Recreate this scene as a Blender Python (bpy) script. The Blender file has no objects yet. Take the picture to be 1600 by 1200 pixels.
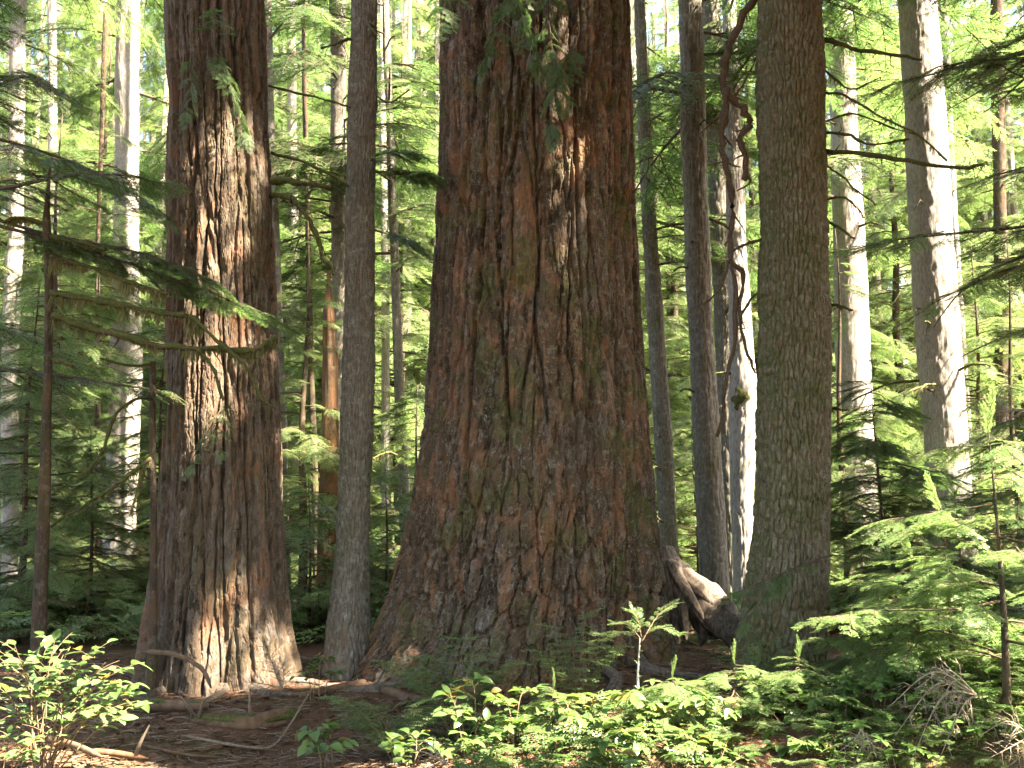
import bpy, math, random
import numpy as np
from mathutils import Vector, Matrix, Euler

R = math.radians
random.seed(7)
rng = np.random.default_rng(7)
scene = bpy.context.scene
col = scene.collection

# ------------------------------------------------------------------ camera
FPX, CX, CY = 1570.0, 800.0, 600.0          # focal length in pixels of the 1600 x 1200 photograph
EYE = Vector((0.0, 0.0, 1.6)); TILT = R(7.0)
cam_d = bpy.data.cameras.new('camera'); cam = bpy.data.objects.new('camera', cam_d); col.objects.link(cam)
cam_d.sensor_width = 36.0; cam_d.lens = 36.0 * FPX / 1600.0
cam_d.clip_start = 0.05; cam_d.clip_end = 2000
cam.location = EYE; cam.rotation_euler = (math.pi / 2 + TILT, 0, 0)
scene.camera = cam

# ------------------------------------------------------------------ sky, sun, exposure
SUN_EL = R(54.0); SUN_AZ = math.atan2(0.90, -0.436)        # from +Y, clockwise: to the right and a little behind the camera
SUN = Vector((math.sin(SUN_AZ) * math.cos(SUN_EL), math.cos(SUN_AZ) * math.cos(SUN_EL), math.sin(SUN_EL)))
world = bpy.data.worlds.new('World'); scene.world = world; world.use_nodes = True
wn = world.node_tree; wn.nodes.clear()
sky = wn.nodes.new('ShaderNodeTexSky'); sky.sky_type = 'NISHITA'; sky.sun_disc = False
sky.sun_elevation = SUN_EL; sky.sun_rotation = SUN_AZ; sky.dust_density = 2.5; sky.air_density = 1.0; sky.ozone_density = 1.0
bg = wn.nodes.new('ShaderNodeBackground'); bg.inputs['Strength'].default_value = 0.085
wo = wn.nodes.new('ShaderNodeOutputWorld')
wn.links.new(sky.outputs[0], bg.inputs[0]); wn.links.new(bg.outputs[0], wo.inputs[0])
sun_d = bpy.data.lights.new('sun', 'SUN'); sun_d.energy = 5.0; sun_d.angle = R(0.53); sun_d.color = (1.0, 0.94, 0.84)
sun = bpy.data.objects.new('sun', sun_d); col.objects.link(sun)
sun.rotation_euler = SUN.to_track_quat('Z', 'Y').to_euler(); sun.location = (8, -4, 30)
vs = scene.view_settings
vs.view_transform = 'Standard'; vs.look = 'None'; vs.exposure = 4.0; vs.gamma = 1.0; vs.use_curve_mapping = False
vs.use_white_balance = True; vs.white_balance_temperature = 7300; vs.white_balance_tint = 12
cy = scene.cycles
cy.max_bounces = 4; cy.diffuse_bounces = 3; cy.glossy_bounces = 2; cy.transmission_bounces = 4; cy.transparent_max_bounces = 4
cy.sample_clamp_indirect = 6.0; cy.caustics_reflective = False; cy.caustics_refractive = False
cy.use_denoising = True; cy.denoiser = 'OPENIMAGEDENOISE'; cy.denoising_prefilter = 'ACCURATE'; cy.denoising_input_passes = 'RGB_ALBEDO_NORMAL'
cy.use_adaptive_sampling = True; cy.adaptive_threshold = 0.012; cy.adaptive_min_samples = 24

# ------------------------------------------------------------------ pixel -> place
FW = Vector((0, math.cos(TILT), math.sin(TILT))); UP = Vector((0, -math.sin(TILT), math.cos(TILT)))
def at(px, py, Y):
    """The point at distance Y (metres ahead) that stands at this pixel of the photograph."""
    d = Vector((1, 0, 0)) * ((px - CX) / FPX) + UP * ((CY - py) / FPX) + FW
    return EYE + d * (Y / d.y)
def pxsize(Y, py=600):
    """Metres per photograph pixel at distance Y."""
    d = UP * ((CY - py) / FPX) + FW
    return (Y / d.y) / FPX

# ------------------------------------------------------------------ numpy noise
def _h(ix, iy, seed):
    n = (ix.astype(np.int64) * 374761393 + iy.astype(np.int64) * 668265263 + seed * 974634757) & 0xFFFFFFFF
    n = ((n ^ (n >> 13)) * 1274126177) & 0xFFFFFFFF
    n = ((n ^ (n >> 16)) * 2246822519) & 0xFFFFFFFF
    return ((n ^ (n >> 15)) & 0xFFFFFF) / float(0x1000000)
def vnoise(x, y, seed=0, per=None):
    ix = np.floor(x); iy = np.floor(y); fx = x - ix; fy = y - iy
    fx = fx * fx * (3 - 2 * fx); fy = fy * fy * (3 - 2 * fy)
    i0, i1 = (ix, ix + 1) if per is None else (np.mod(ix, per), np.mod(ix + 1, per))
    a = _h(i0, iy, seed); b = _h(i1, iy, seed); c = _h(i0, iy + 1, seed); d = _h(i1, iy + 1, seed)
    return (a * (1 - fx) + b * fx) * (1 - fy) + (c * (1 - fx) + d * fx) * fy
def fbm(x, y, seed=0, per=None, oc=4):
    s = np.zeros_like(x); amp = 0.5; f = 1
    for o in range(oc):
        s += amp * (vnoise(x * f, y * f, seed + 17 * o, None if per is None else per * f) - 0.5)
        amp *= 0.5; f *= 2
    return s * 2
def worley(x, y, seed=0, per=None, jit=0.9):
    ix = np.floor(x); iy = np.floor(y)
    f1 = np.full(x.shape, 9.0); f2 = np.full(x.shape, 9.0); cid = np.zeros(x.shape)
    for dx in (-1, 0, 1):
        for dy in (-1, 0, 1):
            cx = ix + dx; cyy = iy + dy
            hx = np.mod(cx, per) if per is not None else cx
            px = cx + 0.5 + jit * (_h(hx, cyy, seed) - 0.5); py = cyy + 0.5 + jit * (_h(hx, cyy, seed + 5) - 0.5)
            d = np.hypot(px - x, py - y); r = _h(hx, cyy, seed + 9)
            near = d < f1
            f2 = np.where(near, f1, np.minimum(f2, d)); cid = np.where(near, r, cid); f1 = np.where(near, d, f1)
    return f1, f2, cid
def sstep(a, b, x):
    t = np.clip((x - a) / (b - a), 0, 1); return t * t * (3 - 2 * t)

# ------------------------------------------------------------------ materials
def new_mat(name):
    m = bpy.data.materials.new(name); m.use_nodes = True
    nt = m.node_tree; nt.nodes.clear()
    return m, nt
class NT:
    """Small helper around a node tree."""
    def __init__(s, nt): s.nt = nt
    def n(s, t, **kw):
        nd = s.nt.nodes.new(t)
        for k, v in kw.items(): setattr(nd, k, v)
        return nd
    def l(s, a, b): s.nt.links.new(a, b)
    def coord(s, scale=(1, 1, 1)):
        tc = s.n('ShaderNodeTexCoord'); mp = s.n('ShaderNodeMapping'); mp.inputs['Scale'].default_value = scale
        s.l(tc.outputs['Object'], mp.inputs['Vector']); return mp.outputs[0]
    def noise(s, vec, scale, detail=4, rough=0.55, dist=0.0):
        nd = s.n('ShaderNodeTexNoise'); nd.inputs['Scale'].default_value = scale; nd.inputs['Detail'].default_value = detail
        nd.inputs['Roughness'].default_value = rough; nd.inputs['Distortion'].default_value = dist
        if vec is not None: s.l(vec, nd.inputs['Vector'])
        return nd.outputs['Fac']
    def ramp(s, fac, stops):
        r = s.n('ShaderNodeValToRGB'); e = r.color_ramp.elements
        while len(e) < len(stops): e.new(0.5)
        for k, (p, c) in enumerate(stops):
            e[k].position = p; e[k].color = (c[0], c[1], c[2], 1) if isinstance(c, tuple) else (c, c, c, 1)
        s.l(fac, r.inputs[0]); return r.outputs[0]
    def mix(s, fac, a, b):
        m = s.n('ShaderNodeMix', data_type='RGBA')
        for v, i in ((fac, 0), (a, 6), (b, 7)):
            if isinstance(v, (int, float)): m.inputs[i].default_value = v
            elif isinstance(v, tuple): m.inputs[i].default_value = (v[0], v[1], v[2], 1)
            else: s.l(v, m.inputs[i])
        return m.outputs[2]
    def math(s, op, a, b=0.0):
        m = s.n('ShaderNodeMath', operation=op)
        for v, i in ((a, 0), (b, 1)):
            if isinstance(v, (int, float)): m.inputs[i].default_value = v
            else: s.l(v, m.inputs[i])
        return m.outputs[0]
    def attr(s, name):
        a = s.n('ShaderNodeAttribute'); a.attribute_name = name; return a.outputs['Fac']
    def out(s, sh):
        o = s.n('ShaderNodeOutputMaterial'); s.l(sh, o.inputs[0])
    def principled(s, colr, rough=0.9, spec=0.25, bump=None, bstr=0.4, bdist=0.01):
        p = s.n('ShaderNodeBsdfPrincipled'); p.inputs['Roughness'].default_value = rough
        p.inputs['Specular IOR Level'].default_value = spec
        if isinstance(colr, tuple): p.inputs['Base Color'].default_value = (*colr, 1)
        else: s.l(colr, p.inputs['Base Color'])
        if bump is not None:
            b = s.n('ShaderNodeBump'); b.inputs['Strength'].default_value = bstr; b.inputs['Distance'].default_value = bdist
            s.l(bump, b.inputs['Height']); s.l(b.outputs[0], p.inputs['Normal'])
        return p.outputs[0]

def bark_mat(name, dark, mid, warm, moss=0.4, lichen=0.3, warm_lo=0.42, warm_hi=0.62, fine=1.0, moss_side=0.0, attrs=True, flaky=False):
    m, nt = new_mat(name); t = NT(nt)
    v = t.coord((1, 1, 0.28)); vi = t.coord()
    big = t.noise(vi, 1.6, 3); med = t.noise(v, 9, 4); streak = t.noise(v, 34 * fine, 5, 0.65); speck = t.noise(vi, 55 * fine, 3, 0.6)
    c = t.mix(t.ramp(streak, [(0.30, 0.0), (0.68, 1.0)]), dark, mid)
    if flaky:
        fk = t.math('ADD', t.attr('flake'), t.math('MULTIPLY', t.math('SUBTRACT', streak, 0.5), 0.55))
        pale = tuple(0.7 * x + 0.055 for x in mid)
        c = t.ramp(fk, [(0.22, dark), (0.40, mid), (0.56, tuple(0.75 * x for x in mid)), (0.66, pale), (0.80, mid)])
    if attrs:
        wf = t.math('ADD', t.math('MULTIPLY', t.attr('flake'), 0.42), t.math('MULTIPLY', med, 0.62))
        wf = t.math('ADD', wf, t.math('MULTIPLY', t.math('SUBTRACT', big, 0.5), 0.5))
    else:
        wf = med
    wfac = t.ramp(wf, [(warm_lo, 0.0), (warm_hi, 1.0)])
    warm2 = t.mix(streak, tuple(x * 0.7 for x in warm), tuple(min(1, x * 1.22) for x in warm))
    c = t.mix(wfac, c, warm2)
    # pale crusty lichen freckles
    lf = t.math('MULTIPLY', t.ramp(speck, [(0.60, 0.0), (0.70, 1.0)]), t.ramp(t.noise(vi, 3.3, 3), [(0.46, 0.0), (0.62, 1.0)]))
    c = t.mix(t.math('MULTIPLY', lf, lichen), c, (0.36, 0.38, 0.29))
    lf2 = t.math('MULTIPLY', t.ramp(t.noise(vi, 13, 4, 0.7), [(0.54, 0.0), (0.62, 1.0)]), t.ramp(speck, [(0.38, 0.2), (0.6, 1.0)]))
    c = t.mix(t.math('MULTIPLY', lf2, lichen * 0.75), c, (0.27, 0.28, 0.225))
    # moss patches
    mo = t.ramp(t.noise(vi, 2.4, 5, 0.62), [(0.50, 0.0), (0.66, 1.0)])
    if moss_side:
        nrm = t.n('ShaderNodeTexCoord'); sx = t.n('ShaderNodeSeparateXYZ'); t.l(nrm.outputs['Normal'], sx.inputs[0])
        side = t.math('MULTIPLY', sx.outputs[0], -moss_side)
        mo = t.math('ADD', mo, t.math('MULTIPLY', t.ramp(t.math('ADD', side, t.math('MULTIPLY', big, 0.9)), [(0.45, 0.0), (1.1, 1.0)]), 0.8))
        mo = t.math('MINIMUM', mo, 1.0)
    mossc = t.mix(t.noise(vi, 28, 3), (0.028, 0.034, 0.010), (0.085, 0.095, 0.026))
    mfine = t.ramp(t.noise(vi, 22, 3), [(0.34, 0.0), (0.58, 1.0)])
    c = t.mix(t.math('MULTIPLY', t.math('MULTIPLY', mo, mfine), moss), c, mossc)
    bmp = t.math('ADD', streak, t.math('MULTIPLY', t.noise(vi, 120 * fine, 3), 0.5))
    t.out(t.principled(c, 0.92, 0.15, bmp, 0.55, 0.012))
    return m

def leaf_mat(name, a, b, trans_col, trans=0.42, rough=0.42, spec=0.35, vary=0.0):
    m, nt = new_mat(name); t = NT(nt)
    oi = t.n('ShaderNodeObjectInfo'); geo = t.n('ShaderNodeNewGeometry')
    tc = t.n('ShaderNodeTexCoord')
    f = t.math('ADD', t.math('MULTIPLY', oi.outputs['Random'], 0.55), t.math('MULTIPLY', geo.outputs['Random Per Island'], 0.45))
    c = t.mix(f, a, b)
    p = t.principled(c, rough, spec)
    tr = t.n('ShaderNodeBsdfTranslucent')
    t.l(t.mix(f, tuple(x * 0.85 for x in trans_col), tuple(x * 1.15 for x in trans_col)), tr.inputs[0])
    mx = t.n('ShaderNodeMixShader'); mx.inputs[0].default_value = trans
    t.l(p, mx.inputs[1]); t.l(tr.outputs[0], mx.inputs[2]); t.out(mx.outputs[0])
    return m
def plain_mat(name, a, b, scale=20, rough=0.9, spec=0.2, stretch=(1, 1, 1), bstr=0.4):
    m, nt = new_mat(name); t = NT(nt)
    v = t.coord(stretch); n = t.noise(v, scale, 4, 0.6)
    t.out(t.principled(t.mix(t.ramp(n, [(0.3, 0.0), (0.7, 1.0)]), a, b), rough, spec, n, bstr, 0.01))
    return m

M = {}
M['fir_big'] = bark_mat('bark_great_fir', (0.030, 0.021, 0.013), (0.078, 0.053, 0.033), (0.148, 0.076, 0.041), moss=0.95, lichen=0.45, warm_lo=0.52, warm_hi=0.66, flaky=True)
M['fir_left'] = bark_mat('bark_left_fir', (0.033, 0.024, 0.016), (0.090, 0.064, 0.043), (0.138, 0.074, 0.043), moss=0.30, lichen=0.22, warm_lo=0.55, warm_hi=0.72, flaky=True)
M['hem_right'] = bark_mat('bark_right_hemlock', (0.044, 0.037, 0.025), (0.195, 0.162, 0.108), (0.135, 0.085, 0.050), moss=0.85, lichen=0.5, warm_lo=0.62, warm_hi=0.85, fine=1.7, moss_side=0.9)
M['hem_grey'] = bark_mat('bark_grey_hemlock', (0.060, 0.052, 0.042), (0.190, 0.166, 0.134), (0.130, 0.088, 0.058), moss=0.5, lichen=0.85, warm_lo=0.66, warm_hi=0.9, fine=1.5, moss_side=0.4)
M['hem_pale_lit'] = bark_mat('bark_pale_lit_hemlock', (0.14, 0.122, 0.104), (0.33, 0.298, 0.26), (0.24, 0.17, 0.12), moss=0.35, lichen=0.5, warm_lo=0.66, warm_hi=0.9, fine=1.5, attrs=False)  # pale bark; the sun's glare on lit trunks is put into its colour
M['hem_dark'] = bark_mat('bark_dark_sapling', (0.022, 0.017, 0.012), (0.062, 0.045, 0.032), (0.080, 0.050, 0.030), moss=0.55, lichen=0.3, attrs=False, fine=2.0)
M['snag'] = bark_mat('bare_rotten_wood', (0.06, 0.035, 0.021), (0.15, 0.095, 0.060), (0.17, 0.080, 0.036), moss=0.3, lichen=0.2, attrs=False, fine=2.0)
M['twig'] = plain_mat('live_twig_bark', (0.040, 0.028, 0.018), (0.095, 0.065, 0.040), 60)
M['dead_twig'] = plain_mat('dead_grey_twig', (0.13, 0.10, 0.07), (0.29, 0.235, 0.17), 60)
M['moss'] = plain_mat('branch_moss', (0.030, 0.034, 0.009), (0.085, 0.088, 0.022), 45, bstr=1.0)
M['lichen'] = leaf_mat('hanging_lichen', (0.11, 0.105, 0.045), (0.21, 0.195, 0.090), (0.20, 0.18, 0.06), 0.4, 0.9, 0.1)
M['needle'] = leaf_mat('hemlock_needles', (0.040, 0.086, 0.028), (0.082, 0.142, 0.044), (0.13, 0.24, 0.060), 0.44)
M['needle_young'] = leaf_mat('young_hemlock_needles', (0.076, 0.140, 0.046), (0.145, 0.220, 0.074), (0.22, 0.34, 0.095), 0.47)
M['needle_dark'] = leaf_mat('dark_fir_needles', (0.022, 0.050, 0.020), (0.046, 0.086, 0.030), (0.07, 0.13, 0.03), 0.35)  # deeper green needles for the fir crowns
M['leaf'] = leaf_mat('shrub_leaf', (0.064, 0.128, 0.042), (0.108, 0.185, 0.062), (0.15, 0.27, 0.075), 0.42, 0.36, 0.5)
M['leaf_b'] = leaf_mat('broad_glossy_leaf', (0.055, 0.115, 0.030), (0.105, 0.180, 0.046), (0.14, 0.22, 0.04), 0.36, 0.33, 0.5)
M['stem'] = plain_mat('shrub_stem', (0.12, 0.075, 0.040), (0.22, 0.15, 0.085), 60)
M['pale_stem'] = plain_mat('pale_bare_stem', (0.34, 0.29, 0.22), (0.52, 0.46, 0.37), 60)
M['log'] = plain_mat('rotten_log', (0.055, 0.036, 0.024), (0.165, 0.100, 0.058), 14, stretch=(1, 1, 0.3))
M['root_wood'] = plain_mat('weathered_root', (0.035, 0.026, 0.019), (0.150, 0.118, 0.088), 22, stretch=(1.4, 1.4, 0.5), bstr=0.9)
M['stick'] = plain_mat('grey_brown_stick', (0.10, 0.075, 0.052), (0.20, 0.155, 0.11), 40)
M['log_orange'] = plain_mat('decayed_orange_wood', (0.07, 0.038, 0.022), (0.19, 0.098, 0.052), 14, stretch=(1, 1, 0.3))
M['litter'] = leaf_mat('needle_litter', (0.070, 0.038, 0.023), (0.165, 0.094, 0.056), (0.10, 0.06, 0.03), 0.12, 0.9, 0.1)

# ------------------------------------------------------------------ mesh helpers
class MB:
    """Collects tubes, boxes and leaves; build() links them as one mesh object."""
    def __init__(s): s.v = []; s.f = []; s.mi = []
    def add(s, verts, faces, mi=0):
        o = len(s.v); s.v.extend([tuple(p) for p in verts])
        s.f.extend([tuple(i + o for i in f) for f in faces]); s.mi.extend([mi] * len(faces))
    def tube(s, pts, rads, n=6, mi=0, wob=0.0):
        pts = [Vector(p) for p in pts]
        if not hasattr(rads, '__len__'): rads = [rads] * len(pts)
        ref = Vector((0, 0, 1)); vs_, fs = [], []
        for i, p in enumerate(pts):
            tg = (pts[min(i + 1, len(pts) - 1)] - pts[max(i - 1, 0)])
            tg = tg.normalized() if tg.length > 1e-9 else Vector((0, 0, 1))
            a = tg.cross(ref)
            if a.length < 0.15: a = tg.cross(Vector((0, 1, 0)))
            a.normalize(); b = tg.cross(a).normalized()
            for k in range(n):
                an = 2 * math.pi * k / n; rr = rads[i] * (1 + wob * random.uniform(-1, 1))
                vs_.append(p + (a * math.cos(an) + b * math.sin(an)) * rr)
        for i in range(len(pts) - 1):
            for k in range(n):
                fs.append((i * n + k, i * n + (k + 1) % n, (i + 1) * n + (k + 1) % n, (i + 1) * n + k))
        fs.append(tuple(range(n - 1, -1, -1))); fs.append(tuple((len(pts) - 1) * n + k for k in range(n)))
        s.add(vs_, fs, mi)
    def mesh(s, name, mats, smooth=True):
        me = bpy.data.meshes.new(name); me.from_pydata(s.v, [], s.f)
        for m in mats: me.materials.append(m)
        if len(mats) > 1: me.polygons.foreach_set('material_index', s.mi)
        if smooth: me.polygons.foreach_set('use_smooth', [True] * len(me.polygons))
        me.update(); return me
    def build(s, name, mats, parent=None, smooth=True):
        return link(name, s.mesh(name, mats if isinstance(mats, list) else [mats], smooth), parent)

def link(name, me, parent=None):
    o = bpy.data.objects.new(name, me); col.objects.link(o)
    if parent is not None:
        o.parent = parent; o.matrix_parent_inverse = Matrix.Translation(-parent.location) if parent.type == 'EMPTY' and parent.parent is None else Matrix.Identity(4)
    return o
def thing(name, loc, label, cat, group=None):
    o = bpy.data.objects.new(name, None); col.objects.link(o); o.location = loc; o.empty_display_size = 0.2
    o['label'] = label; o['category'] = cat
    if group: o['group'] = group
    return o
def tag(o, label, cat, group=None, kind=None):
    o['label'] = label
    if cat: o['category'] = cat
    if group: o['group'] = group
    if kind: o['kind'] = kind
    return o
def smooth_path(pts, k=4):
    """Catmull-Rom through the points, k steps per span."""
    P = [Vector(p) for p in pts]; P = [P[0] * 2 - P[1]] + P + [P[-1] * 2 - P[-2]]; out = []
    for i in range(1, len(P) - 2):
        for j in range(k):
            t = j / k
            out.append(0.5 * ((2 * P[i]) + (P[i + 1] - P[i - 1]) * t + (2 * P[i - 1] - 5 * P[i] + 4 * P[i + 1] - P[i + 2]) * t * t + (3 * P[i] - P[i - 1] - 3 * P[i + 1] + P[i + 2]) * t ** 3))
    out.append(P[-2]); return out
def jit(v, a): return Vector(v) + Vector((random.uniform(-a, a), random.uniform(-a, a), random.uniform(-a, a)))
def taper(n, r0, r1): return [r0 + (r1 - r0) * (i / max(1, n - 1)) for i in range(n)]

# ------------------------------------------------------------------ ground height
def ground(x, y):
    x = np.asarray(x, float); y = np.asarray(y, float)
    z = 0.10 * fbm(x * 0.35 + 3.1, y * 0.35, 3) + 0.05 * fbm(x * 1.3, y * 1.3, 4) + 0.018 * fbm(x * 6, y * 6, 8, oc=3)
    z += 0.66 * np.exp(-((x - 3.3) / 1.5) ** 2 - ((y - 6.2) / 1.2) ** 2)            # bank at the right, in front
    z += 0.22 * np.exp(-((x - 0.9) / 1.1) ** 2 - ((y - 6.6) / 0.8) ** 2)
    z += 0.30 * np.exp(-((x - 0.9) / 1.5) ** 2 - ((y - 10.0) / 1.6) ** 2)            # the great fir's own mound
    z += 0.25 * sstep(2.5, 6.0, x) * sstep(14.0, 8.0, y)
    z -= 0.12 * np.exp(-((x + 1.5) / 1.3) ** 2 - ((y - 7.4) / 1.0) ** 2)             # trodden path
    far = np.clip(y - 20, 0, None)
    z += 0.11 * far * sstep(0, 14, far)
    z += 0.05 * np.clip(x - 6, 0, None) * sstep(8, 20, y)
    return z
def gz(x, y): return float(ground(np.array([x]), np.array([y]))[0])
def on_ground(px, Y):
    """Where the pixel column px meets the ground at distance Y."""
    p = at(px, 1000, Y); return Vector((p.x, Y, gz(p.x, Y)))

# ------------------------------------------------------------------ setting: ground
def axis(lo, hi, dense_lo, dense_hi, step, far_n):
    a = np.linspace(0, 1, far_n, endpoint=False) ** 2.4
    left = dense_lo + (lo - dense_lo) * a[::-1]
    mid = np.arange(dense_lo, dense_hi, step)
    right = dense_hi + (hi - dense_hi) * np.linspace(0, 1, far_n) ** 2.4
    return np.unique(np.round(np.concatenate([left, mid, right]), 4))
gx = axis(-500, 500, -6.5, 7.0, 0.055, 40); gy = axis(-300, 900, 4.6, 16.0, 0.06, 46)
GX, GY = np.meshgrid(gx, gy); GZ = ground(GX.ravel(), GY.ravel())
GZ = np.minimum(GZ, 40.0)
_gz2 = GZ.reshape(len(gy), len(gx))
def gz(x, y):
    i = min(max(int(np.searchsorted(gx, x)) - 1, 0), len(gx) - 2); j = min(max(int(np.searchsorted(gy, y)) - 1, 0), len(gy) - 2)
    u = (x - gx[i]) / (gx[i + 1] - gx[i]); v = (y - gy[j]) / (gy[j + 1] - gy[j]); g_ = _gz2
    return float((g_[j, i] * (1 - u) + g_[j, i + 1] * u) * (1 - v) + (g_[j + 1, i] * (1 - u) + g_[j + 1, i + 1] * u) * v)
gv = np.column_stack([GX.ravel(), GY.ravel(), GZ])
nx, ny = len(gx), len(gy)
ii, jj = np.meshgrid(np.arange(nx - 1), np.arange(ny - 1)); a0 = (jj * nx + ii).ravel()
gf = np.column_stack([a0, a0 + 1, a0 + nx + 1, a0 + nx])
def np_mesh(name, v, f, mats, smooth=True):
    me = bpy.data.meshes.new(name)
    me.vertices.add(len(v)); me.vertices.foreach_set('co', v.astype(np.float32).ravel())
    k = f.shape[1]
    me.loops.add(f.size); me.loops.foreach_set('vertex_index', f.astype(np.int32).ravel())
    me.polygons.add(len(f)); me.polygons.foreach_set('loop_start', np.arange(0, f.size, k, dtype=np.int32))
    try: me.polygons.foreach_set('loop_total', np.full(len(f), k, dtype=np.int32))
    except Exception: pass
    me.polygons.foreach_set('use_smooth', np.full(len(f), smooth, dtype=bool))
    for m in mats: me.materials.append(m)
    me.update(calc_edges=True); me.validate(); return me
def ground_mat():
    m, nt = new_mat('forest_floor'); t = NT(nt)
    v = t.coord(); big = t.noise(v, 0.9, 4); med = t.noise(v, 7, 5, 0.65); fin = t.noise(v, 60, 4, 0.7)
    c = t.mix(t.ramp(fin, [(0.30, 0.0), (0.70, 1.0)]), (0.050, 0.029, 0.018), (0.170, 0.098, 0.058))
    c = t.mix(t.ramp(med, [(0.45, 0.0), (0.70, 0.6)]), c, (0.115, 0.060, 0.036))
    mossf = t.math('MULTIPLY', t.ramp(big, [(0.50, 0.0), (0.64, 1.0)]), t.ramp(med, [(0.35, 0.1), (0.6, 0.8)]))
    c = t.mix(mossf, c, t.mix(fin, (0.032, 0.042, 0.012), (0.095, 0.105, 0.030)))
    t.out(t.principled(c, 0.95, 0.1, t.math('ADD', med, fin), 0.8, 0.03))
    return m
g = link('ground', np_mesh('ground', gv, gf, [ground_mat()])); tag(g, 'brown needle covered forest floor with moss patches', None, kind='structure')

# ------------------------------------------------------------------ trunks
def theta_axis(n, front=0.8):
    """Angles round the trunk, 0 towards the camera, denser on that side."""
    k = np.linspace(-1, 1, n, endpoint=False)
    th = np.sign(k) * np.where(np.abs(k) < front, np.abs(k) / front * 2.05, 2.05 + (np.abs(k) - front) / (1 - front) * (math.pi - 2.05))
    return th
def profile(rows, Y):
    """(py, x_left, x_right) rows of the photograph -> (z, x, radius) at distance Y."""
    out = []
    for py, l, r in rows:
        a, b = at(l, py, Y), at(r, py, Y)
        out.append((a.z, (a.x + b.x) / 2, (b.x - a.x) / 2))
    out.sort(); return np.array(out)
def fir_bark(x, z, N, zl, amp, seed, rough=1.0):
    """Flat topped plates between furrows of uneven width, scaled with flakes. x runs 0..N round the trunk. Returns displacement (m), flake value, furrow value."""
    wx = x + 0.34 * fbm(x * 1.0, z / zl * 1.6, seed, N, 3) + 0.13 * fbm(x * 7, z * 16, seed + 3, N * 7, 3)
    wz = z / zl + 0.30 * fbm(x * 2.0, z / zl * 2.0, seed + 1, N * 2, 4)
    f1, f2, c1 = worley(wx, wz, seed, N)
    e1 = f2 - f1 - 0.10 * (0.5 + fbm(x * 2, z / zl * 5, seed + 6, N * 2, 3))
    A = sstep(-0.02, 0.15, e1) * 0.82 + 0.18 * sstep(0.1, 0.6, e1)
    g1, g2, c2 = worley(wx * 2, wz * 3.1, seed + 20, N * 2)
    B = sstep(0.0, 0.10, g2 - g1)
    wf = 0.9 * fbm(x * 5, z * 14, seed + 31, N * 5, 3)
    h1, h2, c3 = worley(x * 7 + wf, z * 12 + 0.9 * fbm(x * 6, z * 11, seed + 33, N * 6, 3), seed + 40, N * 7)
    k1, k2, c4 = worley(x * 3 + wf * 0.8, z * 5.5 + wf * 0.6, seed + 44, N * 3)
    fin = fbm(x * 18, z * 40, seed + 50, N * 18, 3)
    d = amp * (A - 1) + amp * 0.30 * (c1 - 0.5) * A + amp * 0.26 * (B - 1) * A + amp * 0.14 * (c2 - 0.5) * A
    d += rough * amp * (0.17 * (c3 - 0.5) + 0.22 * (c4 - 0.5) + 0.07 * (sstep(0, 0.12, k2 - k1) - 1) + 0.10 * fin)
    return d, 0.36 * c3 + 0.30 * c4 + 0.34 * c1, A * (0.5 + 0.5 * B)
def macro(u, z, N, zl, amp, seed):
    """Long deep furrows between broad ridges."""
    x = u * N; wx = x + 0.45 * fbm(x, z / zl * 2.5, seed, N, 4) + 0.10 * fbm(x * 5, z * 5, seed + 3, N * 5, 3)
    f1, f2, c = worley(wx, z / zl + 0.4 * fbm(x * 2, z / zl * 2, seed + 1, N * 2, 3), seed, N, 0.8)
    e = f2 - f1 - 0.05 * (0.5 + fbm(x * 2, z * 1.5, seed + 5, N * 2, 2))
    return amp * (sstep(-0.02, 0.13, e) * 0.75 + 0.25 * sstep(0.05, 0.7, e) - 1) + amp * 0.35 * (c - 0.5)
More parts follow.
